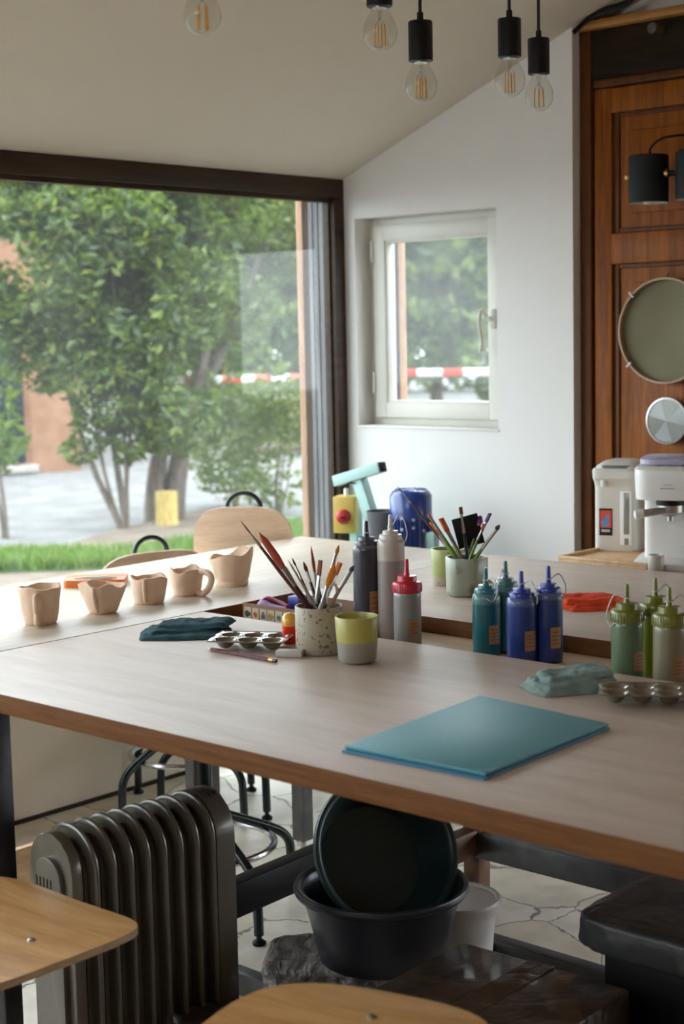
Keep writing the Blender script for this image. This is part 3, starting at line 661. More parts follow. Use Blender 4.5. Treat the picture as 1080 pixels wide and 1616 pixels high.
# narrow shelf by the door
b = MB(); ct = thing('side_counter', 'small grey side counter between the far worktable and the wooden door', 'counter', (0, 0, 0))
board('counter_top', [(3.440, 1.3), (4.020, 1.3), (4.020, 2.36), (3.440, 2.36)], 0.742, m_tops, 0.03, parent=ct)
for (x, y) in ((3.98, 2.29), (3.98, 1.4), (3.50, 1.4), (3.50, 2.29)):
    b = MB(); leg(b, x, y, 0, 0.711, 0.04); b.build('leg', m_steelg, ct)

# ------------------------------------------------------------ seating
def base_parts(t, h, rfeet=0.235, rot=0.0, ringz=0.135):
    b = MB()
    b.lathe([(0, 0.235), (0.022, 0.235), (0.022, h - 0.05), (0, h - 0.05)], 18); b.build('column', m_tube, t)
    for k in range(4):
        a = rot + PI / 2 * k; d = Vector((math.cos(a), math.sin(a), 0))
        pts = [d * 0.015 + Vector((0, 0, 0.25)), d * rfeet * 0.5 + Vector((0, 0, 0.205)), d * (rfeet - 0.035) + Vector((0, 0, 0.165)), d * (rfeet - 0.004) + Vector((0, 0, 0.135)), d * (rfeet + 0.003) + Vector((0, 0, 0.10)), d * (rfeet + 0.006) + Vector((0, 0, 0.022))]
        b = MB(); b.tube(smoothpath(pts, 5), 0.0115, 10); lg = b.build('leg', m_tube, t)
        q = d * (rfeet + 0.006); b = MB(); b.lathe([(0, 0), (0.015, 0), (0.016, 0.006), (0.006, 0.014), (0.006, 0.024)], 14, q); b.build('foot_glide', m_black, lg)
    b = MB(); b.tube([(0.165 * math.cos(2 * PI * k / 40), 0.165 * math.sin(2 * PI * k / 40), ringz + 0.035) for k in range(40)], 0.0085, 8, closed=True); b.build('foot_ring', m_chrome, t)
def seat_shape(w, d, n=48, ex=3.6, taper=0.10):
    pts = []
    for k in range(n):
        a = 2 * PI * k / n; c, s = math.cos(a), math.sin(a)
        x = w / 2 * math.copysign(abs(c) ** (2 / ex), c); y = d / 2 * math.copysign(abs(s) ** (2 / ex), s)
        pts.append((x * (1 - taper * (0.5 - y / d)), y))
    return pts
def ply_panel(name, outline, th, bendfn, mats, parent, rings=7):
    """plywood shell: outline in x,y; bendfn(x,y)->z"""
    b = MB(); n = len(outline); vs_ = []
    for side in (1, 0):
        for r in range(1, rings + 1):
            f = r / rings
            for (x, y) in outline: vs_.append(Vector((x * f, y * f, bendfn(x * f, y * f) + (0 if side else -th))))
        vs_.append(Vector((0, 0, bendfn(0, 0) + (0 if side else -th))))
    per = rings * n + 1; fs_t = []; fs_e = []
    for s_, off in ((1, 0), (0, per)):
        for r in range(rings - 1):
            for k in range(n):
                k2 = (k + 1) % n; q = (off + r * n + k, off + (r + 1) * n + k, off + (r + 1) * n + k2, off + r * n + k2); fs_t.append(q)
        for k in range(n): fs_t.append((off + rings * n, off + k, off + (k + 1) % n))
    for k in range(n):
        k2 = (k + 1) % n; a = (rings - 1) * n; fs_e.append((a + k, a + k2, per + a + k2, per + a + k))
    vv = [b.bm.verts.new(v) for v in vs_]
    for f in fs_t: b.bm.faces.new([vv[i] for i in f])
    for f in fs_e: b.bm.faces.new([vv[i] for i in f]).material_index = 1
    return b, name, mats, parent
def bolt(t, p, nrm=Vector((0, 0, 1)), r=0.0065):
    b = MB(); q = nrm.to_track_quat('Z', 'Y').to_matrix().to_4x4(); b.lathe([(0, 0.003), (r * 0.6, 0.0028), (r, 0.001), (r, -0.002), (0, -0.002)], 16, M4=Matrix.Translation(p) @ q)
    return b.build('bolt', m_silver, t)
def stool(loc, rz, h, w, d, label, ex=3.6, bolts=((0.09, 0.02), (-0.09, 0.02)), group=None, baserot=0.4, bend=0.012, taper=0.1):
    t = thing('stool', label, 'stool', loc, rz, group)
    fn = lambda x, y: h - bend * 1.2 * (1 - (abs(x) / (w / 2)) ** 2) * 0.5 - 0.022 * max(0, (y - 0.08) / (d / 2)) ** 2
    b, nm, mats, par = ply_panel('seat', seat_shape(w, d, 48, ex, taper), 0.012, fn, None, t); b.build('seat', [m_seat, m_seatedge], t)
    for (x, y) in bolts: bolt(t, Vector((x, y, fn(x, y) + 0.0005)))
    base_parts(t, h - 0.01, rot=baserot)
    b = MB(); b.box((0, 0, h - 0.045), (0.16, 0.16, 0.02), bev=0.004); b.build('seat_plate', m_tube, t)
    return t
# stool at left: front edge towards the table (+X)
stool((1.340, 1.985, 0), -PI / 2, 0.465, 0.425, 0.40, 'honey plywood stool seat at the left, in front of the oil radiator', ex=4.0, bolts=((0.093, 0.030), (-0.093, 0.030)), bend=0.02, taper=0.03)
stool((1.385, 1.275, 0), -PI / 2 + math.radians(14), 0.475, 0.37, 0.37, 'honey plywood stool seat at the bottom centre, nearest the camera', ex=2.5, bolts=((0.0, 0.09), (-0.08, -0.06)), bend=0.01, taper=0.0)
stool((2.43, 2.655, 0), 0.0, 0.46, 0.36, 0.36, 'dark metal stool base with chrome foot ring, pushed under the worktables behind the beam', baserot=math.radians(-104), group=None)
def chair(loc, rz, h, label, baserot):
    t = thing('swivel_chair', label, 'chair', loc, rz)
    fn = lambda x, y: h - 0.008 * (1 - (abs(x) / 0.19) ** 2)
    b, *_ = ply_panel('seat', seat_shape(0.32, 0.32), 0.012, fn, None, t); b.build('seat', [m_back, m_seatedge], t)
    base_parts(t, h - 0.01, rot=baserot)
    # backrest: upright curved panel at y = -0.19
    T = Matrix.Translation((0, -0.185, h + 0.275)) @ Matrix.Rotation(math.radians(84), 4, 'X')
    out = seat_shape(0.285 if h > 0.4 else 0.34, 0.215, 48, 3.2, -0.14)
    b, *_ = ply_panel('backrest', out, 0.011, lambda x, y: 0.022 * (abs(x) / 0.18) ** 2, None, t)
    bmesh.ops.transform(b.bm, matrix=T, verts=b.bm.verts[:]); b.build('backrest', [m_back, m_seatedge], t)
    for x in (-0.075, 0.075):
        q = T @ Vector((x, -0.02, 0.0045)); bolt(t, q, (T.to_3x3() @ Vector((0, 0, -1))).normalized() * -1)
    zc = h + 0.275
    b = MB(); pts = [(-0.055, -0.03, h - 0.03), (-0.055, -0.17, h - 0.02), (-0.055, -0.208, h + 0.08), (-0.055, -0.218, zc + 0.06)]
    arc = [(-0.052 * math.cos(a), -0.220, zc + 0.098 + 0.046 * math.sin(a)) for a in [PI * k / 10 for k in range(11)]]
    pts2 = [(-x, y, z) for (x, y, z) in pts][::-1]
    b.tube(smoothpath(pts + arc + pts2, 4), 0.0075, 10); b.build('back_tube', m_tube, t)
    return t
chair((3.140, 3.272, 0), math.radians(126), 0.467, 'pale plywood swivel chair with black hoop, at the far corner of the picture window', 0.5)
chair((2.965, 3.300, 0), math.radians(162), 0.355, 'lower plywood swivel chair with black hoop, its back barely above the table edge', math.radians(-75))

# ------------------------------------------------------------ clay cups
def cup(pos, rz, r0, r1, h, label, seed, square=0.0, wave=0.006, foot=False, skew=(0, 0), handle=None, oval=1.0, ridge=False, lobes=3):
    t = thing('clay_cup', label, 'cup', pos, rz, 'unglazed handmade cups in a row')
    n = 64; rows = []; rnd = random.Random(seed); ph = rnd.uniform(0, 6)
    def rad(a, f):
        sq = 1 + square * (abs(math.cos(2 * a)) - 0.5) * (-1) * f
        return (r0 + (r1 - r0) * f ** 0.8) * sq * (1 + 0.035 * nz3(math.cos(a) * 1.3 + seed, math.sin(a) * 1.3, f * 2.0, 1.6))
    def top(a): return h + wave * math.sin(lobes * a + ph) + wave * 0.6 * math.sin(5 * a + ph * 2) + skew[0] * math.cos(a) + skew[1] * math.sin(a)
    b = MB(); vs_ = []; K = 12; th = 0.0042
    prof = [(i / K, 0) for i in range(K + 1)] + [(i / K, 1) for i in range(K, 1, -1)]
    for (f, inner) in prof:
        for k in range(n):
            a = 2 * PI * k / n; r = rad(a, f) - (th if inner else 0); z = top(a) * f
            if inner: z = max(z, 0.006)
            if f == 0 and not inner: r *= 0.96
            if f >= 1: r -= 0.001
            vs_.append(Vector((r * math.cos(a) * oval, r * math.sin(a), z)))
    fs = []
    m = len(prof)
    for i in range(m - 1):
        for k in range(n):
            k2 = (k + 1) % n; fs.append((i * n + k, i * n + k2, (i + 1) * n + k2, (i + 1) * n + k))
    fs.append(tuple(range(n))[::-1]); fs.append(tuple((m - 1) * n + k for k in range(n)))
    b._add(vs_, fs); b.build('bowl', m_clay, t, ang=70)
    if foot:
        b = MB(); b.lathe([(0, 0), (r0 * 1.12, 0), (r0 * 1.17, 0.004), (r0 * 1.16, 0.010), (r0 * 1.06, 0.0155), (0, 0.0155)], 48, fn=lambda p, a, r, z: Vector((p.x * (1 + 0.03 * math.sin(3 * a + 1)), p.y * (1 + 0.04 * math.sin(2 * a)), z)))
        b.build('foot', m_clay, t)
    if handle is not None:
        a0, kind = handle; d = Vector((math.cos(a0), math.sin(a0), 0)); b = MB()
        if kind == 'loop':
            pts = [d * (r1 - 0.006) + Vector((0, 0, h * 0.92)), d * (r1 + 0.020) + Vector((0, 0, h * 0.93)), d * (r1 + 0.034) + Vector((0, 0, h * 0.72)), d * (r1 + 0.026) + Vector((0, 0, h * 0.35)), d * (r1 + 0.008) + Vector((0, 0, h * 0.10)), d * (r0 + 0.001) + Vector((0, 0, h * 0.16))]
            b.tube(smoothpath(pts, 6), 0.0075, 12, flat=1.0)
        elif kind == 'strap':
            pts = [d * (r1 - 0.003) + Vector((0, 0, h * 0.82)), d * (r1 + 0.016) + Vector((0, 0, h * 0.80)), d * (r1 + 0.016) + Vector((0, 0, h * 0.50)), d * (r1 + 0.004) + Vector((0, 0, h * 0.38)), d * (r1 + 0.010) + Vector((0, 0, h * 0.12)), d * (r0 + 0.006) + Vector((0, 0, -0.0 + 0.010))]
            b.tube(smoothpath(pts, 6), 0.0062, 12)
        else:
            pts = [d * (rad(a0, 1) - 0.001) + Vector((0, 0, h * 0.97)), d * (rad(a0, 0.7) + 0.004) + Vector((0, 0, h * 0.7)), d * (rad(a0, 0.35) + 0.003) + Vector((0, 0, h * 0.35)), d * (rad(a0, 0.02) + 0.0) + Vector((0, 0, 0.008))]
            b.tube(smoothpath(pts, 6), 0.0045, 10)
        b.build('handle', m_clay, t)
    return t
ACAM = math.atan2(-0.670, -0.742)    # direction from the tables back to the door, where these things are seen from
def on(px, py, r, z=0.75):           # centre of a round thing whose nearest base point is seen there
    p = P(px, py, z); return Vector((p.x, p.y, z)) + DIRV * r
cup(on(60, 988, 0.032), 0, 0.034, 0.0465, 0.082, 'leftmost clay cup, with a strap handle facing the door', 3, handle=(ACAM + 0.05, 'strap'), wave=0.0024, lobes=2)
cup(on(160, 970, 0.028), 0, 0.029, 0.050, 0.066, 'flared square clay cup with a vertical ridge, in front of the orange tray', 11, square=0.22, handle=(ACAM - 0.25, 'ridge'), wave=0.0036, skew=(-0.003, 0.002), lobes=4)
cup(on(233, 955, 0.032), 0, 0.033, 0.042, 0.062, 'middle clay cup of the row, small and upright with a pressed ridge', 21, square=0.1, handle=(ACAM - 0.1, 'ridge'), wave=0.0032)
cup(on(293, 942, 0.032), 0, 0.031, 0.0415, 0.062, 'clay cup with a looped handle at its right, fourth from the left', 31, handle=(ACAM + 1.0, 'loop'), wave=0.0045, lobes=3)
cup(on(365, 926, 0.036), 0, 0.036, 0.057, 0.078, 'large wavy clay bowl-cup on a thick foot, rightmost of the row', 43, square=0.0, foot=True, wave=0.0055, skew=(0.006, -0.009), lobes=4, oval=0.98)

# orange tray behind the cups
m_orange = M('orange_plastic', (0.78, 0.20, 0.03), 0.4, var=0.04)
tr = thing('tray', 'orange plastic tray lying behind the two leftmost clay cups', 'tray', P(152, 922, 0.75), math.radians(-47))
b = MB(); b.prism(rrect(0.152, 0.10, 0.012), 0, 0.018, bev=0.003); b.build('body', m_orange, tr)
sc_ = MB(); pth = P(150, 915, 0.768)
sc_.tube([Vector((-0.05, 0, 0.004)), Vector((-0.02, 0.002, 0.0045)), Vector((0.03, 0, 0.004)), Vector((0.055, 0, 0.003))], [0.002, 0.004, 0.0045, 0.0015], 10)
o = sc_.build('modelling_tool', m_whitepl, loc=(pth.x, pth.y, 0.7685)); o.rotation_euler = (0, 0, math.radians(-40)); tag(o, 'slim white modelling tool resting on the orange tray', 'tool')

# ------------------------------------------------------------ cloths
def cloth(pos, rz, w, d, layers, mat, label, seed, th=0.006, tilt=0.0):
    b = MB(); z = 0.0; rnd = random.Random(seed)
    for li, (sx, sy, ox, oy, rot, t_) in enumerate(layers):
        N, Mn = 40, 28; z0 = z
        cr, sr = math.cos(rot), math.sin(rot)
        def pt(u, v, up):
            x = (u * 2 - 1); y = (v * 2 - 1)
            # rounded-square mapping
            k = 0.20; x2 = x * (1 - k * y * y * 0.5); y2 = y * (1 - k * x * x * 0.5)
            ed = max(0.0, 1 - max(abs(x), abs(y)) ** 10)
            edge_n = 0.05 * nz3(x * 1.5 + seed, y * 1.5, li)
            px_ = (x2 + edge_n) * w / 2 * sx; py_ = (y2 + edge_n) * d / 2 * sy
            wr = 0.5 + 0.8 * nz3(px_ * 26 + seed, py_ * 34, li * 3.0) + 0.5 * nz3(px_ * 70 + seed, py_ * 90, li)
            zz = z0 + (t_ * (0.55 + 0.55 * wr) * ed ** 0.5 + 0.0016) if up else z0 + 0.0008 * (0 if li == 0 else 1) * 0
            if li and not up: zz = z0 - 0.0022
            tl = tilt * max(0.0, 0.5 + px_ / w) ** 1.5 * (li / 2 if not up else (li + 1) / 3)
            return Vector((ox + px_ * cr - py_ * sr, oy + px_ * sr + py_ * cr, zz + tl))
        b.grid(N, Mn, lambda u, v: pt(u, v, True)); b.grid(N, Mn, lambda u, v: pt(u, v, False))
        # side skirt
        rim = [(k / N, 0) for k in range(N)] + [(1, k / Mn) for k in range(Mn)] + [(1 - k / N, 1) for k in range(N)] + [(0, 1 - k / Mn) for k in range(Mn)]
        A = [pt(u, v, True) for u, v in rim]; B = [pt(u, v, False) for u, v in rim]; n = len(rim)
        cen = Vector((ox, oy, 0)); mid = []
        for p_, q_ in zip(A, B):
            m_ = (p_ + q_) / 2; dd = m_ - cen; dd.z = 0; mid.append(m_ + dd.normalized() * t_ * 0.35)
        vs_ = A + mid + B; fs = []
        for k in range(n):
            k2 = (k + 1) % n; fs += [(k, k2, n + k2, n + k), (n + k, n + k2, 2 * n + k2, 2 * n + k)]
        b._add(vs_, fs); z += t_ * 0.75
    bmesh.ops.remove_doubles(b.bm, verts=b.bm.verts[:], dist=1e-5)
    o = b.build('folded_cloth', mat, ang=75, loc=pos); o.rotation_euler = (0, 0, rz); return tag(o, label, 'cloth')
def clothmat(name, c, c2=None): return M(name, c, 0.95, var=0.12, nscale=30, bump=0.25, bscale=400, col2=c2, spec=0.15)
m_teal = clothmat('dark_teal_cotton', (0.018, 0.045, 0.055), (0.035, 0.085, 0.095)); m_or = clothmat('orange_red_cotton', (0.60, 0.055, 0.022), (0.80, 0.10, 0.04)); m_sage = clothmat('sage_cotton', (0.15, 0.215, 0.205), (0.24, 0.32, 0.30))
q = P(292, 1000, 0.75)
cloth((q.x, q.y, 0.75), math.radians(-47), 0.185, 0.15, [(1, 1, 0, 0, 0, 0.007), (0.92, 0.72, 0.004, 0.016, 0.12, 0.008), (0.86, 0.60, 0.020, 0.020, -0.18, 0.009)], m_teal, 'dark teal folded cloth at the left of the front worktable', 5, tilt=0.008)
q = P(942, 955, 0.75)
cloth((q.x, q.y, 0.75), math.radians(-40), 0.165, 0.15, [(1, 1, 0, 0, 0, 0.008), (0.90, 0.85, -0.006, 0.006, 0.1, 0.009), (0.72, 0.7, -0.02, 0.004, -0.1, 0.009)], m_or, 'bright orange-red folded cloth on the far worktable', 8)
q = P(898, 1085, 0.75)
cloth((q.x, q.y, 0.75), math.radians(-30), 0.150, 0.115, [(1, 1, 0, 0, 0, 0.009), (0.94, 0.82, 0.005, 0.006, 0.08, 0.010), (0.84, 0.66, 0.014, 0.008, -0.10, 0.010)], m_sage, 'sage green folded cloth at the right of the front worktable', 15, tilt=0.012)

# ------------------------------------------------------------ palettes
m_pal = M('glazed_palette', (0.15, 0.115, 0.075), 0.12, var=0.05, coat=0.8)
def palette(pos, rz, nx, ny, cell, label):
    t = thing('paint_palette', label, 'palette', pos, rz); b = MB()
    w, d = nx * cell + 0.012, ny * cell + 0.012; H = 0.021; R = cell * 0.46
    N, Mn = nx * 18, ny * 18
    def well(x, y):
        best = 0
        for i in range(nx):
            for j in range(ny):
                cx = (i - (nx - 1) / 2) * cell; cyy = (j - (ny - 1) / 2) * cell
                q_ = math.hypot(x - cx, y - cyy) / R
                if q_ < 1: best = max(best, (1 - q_ ** 2.4) * 0.016)
        return best
    def pt(u, v, up):
        x = (u - 0.5) * w; y = (v - 0.5) * d
        # scalloped outline
        sx_ = 1 + 0.03 * abs(math.sin(PI * (y / cell + ny / 2))) ; sy_ = 1 + 0.03 * abs(math.sin(PI * (x / cell + nx / 2)))
        zz = H - well(x, y)
        m_ = max(abs(x) / (w / 2), abs(y) / (d / 2)); zz += 0.0015 * max(0, m_ - 0.93) / 0.07
        if not up: zz -= 0.0025
        return Vector((x * sx_, y * sy_, max(zz, 0.0)))
    b.grid(N, Mn, lambda u, v: pt(u, v, True)); b.grid(N, Mn, lambda u, v: pt(u, v, False))
    rim = [(k / N, 0) for k in range(N)] + [(1, k / Mn) for k in range(Mn)] + [(1 - k / N, 1) for k in range(N)] + [(0, 1 - k / Mn) for k in range(Mn)]
    A = [pt(u, v, True) for u, v in rim]; B = [pt(u, v, False) for u, v in rim]; n = len(rim)
    b._add(A + B, [(k, (k + 1) % n, n + (k + 1) % n, n + k) for k in range(n)])
    b.build('tray', m_pal, t, ang=60, weld=True); return t
q = P(398, 1022, 0.75); palette((q.x, q.y, 0.75), math.radians(-60), 3, 2, 0.046, 'brown glazed six-well palette in front of the dark teal cloth')
q = P(1035, 1108, 0.75); palette((q.x, q.y, 0.75), math.radians(-58), 4, 2, 0.042, 'brown glazed paint palette at the right edge, beside the sage cloth')

# pencil and eraser
m_maroon = M('maroon_lacquer', (0.10, 0.012, 0.016), 0.3, var=0.05, coat=0.4)
a_ = P(325, 1023, 0.754); c_ = P(437, 1043, 0.754); L = (c_ - a_).length
t = thing('pencil', 'maroon pencil with gold band and dark eraser, lying in front of the palette', 'pencil', (a_.x, a_.y, 0.754), math.atan2(c_.y - a_.y, c_.x - a_.x))
b = MB(); b.tube([(0.016, 0, 0), (L - 0.020, 0, 0)], 0.0038, 6); b.build('shaft', m_maroon, t, ang=20)
b = MB(); b.tube([(0, 0, 0), (0.016, 0, 0)], [0.0006, 0.0036], 12); b.build('tip', M('pencil_wood', (0.62, 0.48, 0.33), 0.6), t)
b = MB(); b.tube([(L - 0.020, 0, 0), (L - 0.009, 0, 0)], 0.0040, 14); b.build('ferrule', m_brass, t)
b = MB(); b.tube([(L - 0.009, 0, 0), (L - 0.001, 0, 0), (L, 0, 0)], [0.0037, 0.0036, 0.002], 14); b.build('eraser', m_maroon, t)
q = P(458, 1036, 0.75); b = MB(); b.box((0, 0, 0.0065), (0.052, 0.024, 0.013), bev=0.0025)
o = b.build('eraser', M('grey_rubber', (0.50, 0.48, 0.44), 0.7), loc=(q.x, q.y, 0.75)); o.rotation_euler = (0, 0, math.radians(-62)); tag(o, 'small grey block eraser between the palette and the brush pot', 'eraser')

# folders
cor = [P(540, 1188), P(765, 1233), P(963, 1152), P(757, 1106)]
m_fold = M('turquoise_card', (0.085, 0.29, 0.34), 0.45, var=0.04, nscale=4); m_fold2 = M('blue_card', (0.02, 0.16, 0.28), 0.45, var=0.04)
m_logo = M('dark_teal_print', (0.035, 0.16, 0.21), 0.5)
cc = sum(cor, Vector()) / 4
def sh(k, dx=0, dy=0): return [((p.x - cc.x) * k + dx, (p.y - cc.y) * k + dy) for p in cor]
lf = thing('folder', 'blue folder underneath, its brighter edge showing below the turquoise one', 'folder', (cc.x, cc.y, 0.75)); b = MB(); b.prism(sh(1.0), 0.0, 0.004, bev=0.001); b.build('cover', m_fold2, lf)
lf = thing('folder', 'large turquoise folder on top of the pair, with a small oval mark near its corner', 'folder', (cc.x, cc.y, 0.7542)); b = MB(); b.prism(sh(0.985, 0.006, 0.003), 0.0, 0.0050, bev=0.001); b.build('cover', m_fold, lf)
q = P(770, 1215, 0.759); b = MB(); b.prism([(0.011 * math.cos(2 * PI * k / 24), 0.007 * math.sin(2 * PI * k / 24)) for k in range(24)], 0, 0.0003); o = b.build('printed_mark', m_logo, lf); o.location = (q.x - cc.x, q.y - cc.y, 0.0050); o.rotation_euler = (0, 0, math.radians(-45))

# ------------------------------------------------------------ pots
def pot(name, pos, r0, r1, h, mat, label, cat, hex_=0.0, rz=0, chamfer=0.004):
    t = thing(name, label, cat, pos, rz); b = MB()
    fn = None
    if hex_:
        def fn(p, a, r, z):
            k = 1 - hex_ * (0.5 - 0.5 * math.cos(6 * a)) ; return Vector((p.x * k, p.y * k, p.z))
    th = 0.005
    prof = [(0, 0), (r0 - chamfer, 0), (r0, chamfer), (r0 + (r1 - r0) * 0.5, h * 0.5), (r1, h - 0.002), (r1 - 0.001, h), (r1 - th + 0.001, h), (r1 - th, h - 0.003), (r0 - th, 0.010), (0, 0.008)]
    b.lathe(prof, 48, fn=fn); b.build('vessel', mat, t, ang=50); return t
m_speck = M('speckled_stoneware', (0.38, 0.33, 0.245), 0.55, nscale=130, col2=(0.13, 0.09, 0.055), sharp=0.585)
m_speck.node_tree.nodes['Principled BSDF'].inputs['Roughness'].default_value = 0.45
m_yg = band('yellow_grey_glaze', [(0, (0.30, 0.275, 0.235)), (0.043, (0.40, 0.37, 0.085))], 0.3, speck=((0.14, 0.11, 0.05), 90, 0.72))
m_gg = band('grey_green_glaze', [(0, (0.22, 0.19, 0.14)), (0.004, (0.30, 0.33, 0.25))], 0.3, speck=((0.12, 0.105, 0.05), 11, 0.50))
m_gl = band('lime_glaze', [(0, (0.42, 0.36, 0.28)), (0.030, (0.34, 0.38, 0.12))], 0.35, nz=0.02, speck=((0.12, 0.12, 0.03), 70, 0.66))
pp1 = on(505, 1037, 0.047); pot('brush_pot', pp1, 0.0465, 0.047, 0.092, m_speck, 'speckled stoneware pot packed with dark brushes on the front worktable', 'pot', 0.0)
pp2 = on(565, 1051, 0.036); pot('cup', pp2, 0.036, 0.0415, 0.088, m_yg, 'yellow and grey glazed beaker beside the speckled brush pot', 'cup', chamfer=0.007)
pp3 = on(740, 944, 0.048); pot('brush_pot', pp3, 0.048, 0.050, 0.090, m_gg, 'grey-green faceted pot full of paint brushes on the far worktable', 'pot', 0.05)
pp4 = on(704, 928, 0.038); pp4 = Vector((pp4.x + 0.02, pp4.y + 0.005, 0.75)); pot('pot', pp4, 0.038, 0.042, 0.088, m_gl, 'lime green glazed pot standing behind the grey-green brush pot', 'pot')

# ------------------------------------------------------------ brushes
hc = {}
def hmat(c):
    k = tuple(c)
    if k not in hc: hc[k] = M('lacquer_%d' % len(hc), c, 0.3, var=0.05, coat=0.3)
    return hc[k]
def brush(tip, base, hl, bl_, hr, fr, br, hcol, bcol, label, kind='round', group=None, ferr=0.035, name='paint_brush'):
    """tip: bristle end, base: handle end inside the pot"""
    d = (tip - base); L = d.length; t = thing(name, label, 'brush', base, group=group, rot=d.to_track_quat('Z', 'Y').to_euler())
    zb = L - bl_; zf = zb - ferr
    b = MB(); b.tube([(0, 0, 0), (0, 0, zf * 0.3), (0, 0, zf * 0.75), (0, 0, zf)], [hr * 0.55, hr * 0.8, hr * 1.15, hr * 0.85], 10); b.build('handle', hmat(hcol), t)
    b = MB(); b.tube([(0, 0, zf - 0.002), (0, 0, zf + ferr * 0.4), (0, 0, zb)], [hr * 0.95, fr, br * (1.0 if kind != 'flat' else 0.6)], 12)
    if kind == 'flat':
        b = MB(); n = 12
        def pt(u, v):
            f = u; a = 2 * PI * v; rx = hr + (br - hr) * f; ry = hr * (1 - 0.5 * f); return Vector((rx * math.cos(a), ry * math.sin(a), zf + ferr * f))
        b.grid(3, n, pt)
    b.build('ferrule', m_silver, t)
    b = MB()
    if kind == 'round': b.tube([(0, 0, zb - 0.001), (0, 0, zb + bl_ * 0.35), (0, 0, zb + bl_ * 0.8), (0, 0, L)], [br * 0.9, br * 1.15, br * 0.6, 0.0003], 10)
    elif kind == 'flat':
        b.box((0, 0, zb + bl_ / 2), (br * 2, hr * 0.9, bl_), bev=0.0008)
    elif kind == 'blade': b.tube([(0, 0, zb - 0.001), (0, 0, zb + bl_ * 0.3), (br * 0.2, 0, zb + bl_ * 0.75), (br * 0.4, 0, L)], [br * 0.8, br * 1.2, br, 0.0006], 10, flat=0.45)
    b.build('bristles', M_b(bcol), t); return t
bc = {}
def M_b(c):
    k = tuple(c)
    if k not in bc: bc[k] = M('bristle_%d' % len(bc), c, 0.8, var=0.3, nscale=40, stretch=(30, 30, 1))
    return bc[k]
DK = (0.035, 0.010, 0.012); BR = (0.18, 0.035, 0.015); RB = (0.30, 0.045, 0.015); NV = (0.015, 0.02, 0.09)
dep1 = (pp1 - CAM).dot(Vector((RM[0][2], RM[1][2], RM[2][2])) * -1)
def inpot(pc, r, ang, z=0.012): return Vector((pc.x + r * math.cos(ang), pc.y + r * math.sin(ang), 0.75 + z))
def tipat(px, py, dep): return D(px, py, dep)
G1 = 'brushes in the speckled pot'
L1 = [  # tip px, ddepth, base radius, base angle, bl, hr, fr, br, handle, bristle, kind, label
 (380, 822, -0.03, 0.034, 2.4, 0.030, 0.0032, 0.003, 0.0016, (0.10, 0.02, 0.02), (0.22, 0.08, 0.06), 'round', 'longest thin brush in the speckled pot, leaning far left', 0.03),
 (410, 840, 0.02, 0.030, 1.9, 0.085, 0.0050, 0.006, 0.0072, DK, RB, 'blade', 'brush with a long rust-red blade of bristle leaning left in the speckled pot', 0.04),
 (461, 880, 0.05, 0.022, 1.5, 0.018, 0.0030, 0.0025, 0.002, DK, BR, 'round', 'short thin dark brush just left of centre in the speckled pot', 0.03),
 (455, 884, -0.02, 0.036, 2.9, 0.030, 0.0026, 0.002, 0.0018, (0.30, 0.26, 0.20), (0.35, 0.28, 0.2), 'round', 'wispy pale brush beside the rust-red blade brush', 0.03),
 (479, 886, 0.03, 0.030, 0.4, 0.022, 0.0032, 0.003, 0.0034, DK, BR, 'round', 'small pointed dark red brush near the middle of the speckled pot', 0.02),
 (491, 862, 0.00, 0.010, 3.4, 0.050, 0.0032, 0.003, 0.0030, DK, RB, 'round', 'upright thin red-brown brush, tallest near the centre of the speckled pot', 0.02),
 (506, 884, -0.01, 0.018, 4.6, 0.030, 0.0036, 0.004, 0.0055, (0.03, 0.02, 0.02), (0.20, 0.05, 0.02), 'flat', 'flat brown brush with long silver ferrule in the speckled pot', 0.055),
 (535, 860, 0.04, 0.024, 5.2, 0.018, 0.0036, 0.0035, 0.0038, NV, (0.62, 0.22, 0.04), 'round', 'navy-handled brush with orange tip rising at the right of the speckled pot', 0.045),
 (529, 890, -0.02, 0.026, 4.9, 0.045, 0.0052, 0.005, 0.0062, (0.35, 0.36, 0.34), (0.75, 0.27, 0.03), 'blade', 'fat orange-bristled brush at the right of the speckled pot', 0.03),
 (537, 888, 0.03, 0.030, 0.9, 0.026, 0.0048, 0.005, 0.0080, (0.55, 0.60, 0.52), (0.62, 0.15, 0.02), 'flat', 'flat orange brush with pale green-marked handle', 0.03),
 (559, 892, 0.00, 0.034, 5.4, 0.014, 0.0036, 0.004, 0.0042, (0.42, 0.26, 0.18), (0.06, 0.08, 0.14), 'round', 'brush with blue-black tip leaning furthest right in the speckled pot', 0.035),
 (498, 905, 0.02, 0.02, 3.0, 0.02, 0.0040, 0.003, 0.0034, DK, DK, 'round', 'stubby black brush hidden among the others in the speckled pot', 0.02),
]
for (px, py, dd, r, an, bl_, hr, fr, br, hcx, bcx, kd, lab, fe) in L1:
    brush(tipat(px, py, dep1 + dd), inpot(pp1, r, ACAM + an * 0 + (1.57 if px > 505 else -1.57) + (an - 3) * 0.25 + PI, 0.012), 0, bl_, hr, fr, br, hcx, bcx, lab, kd, G1, fe)
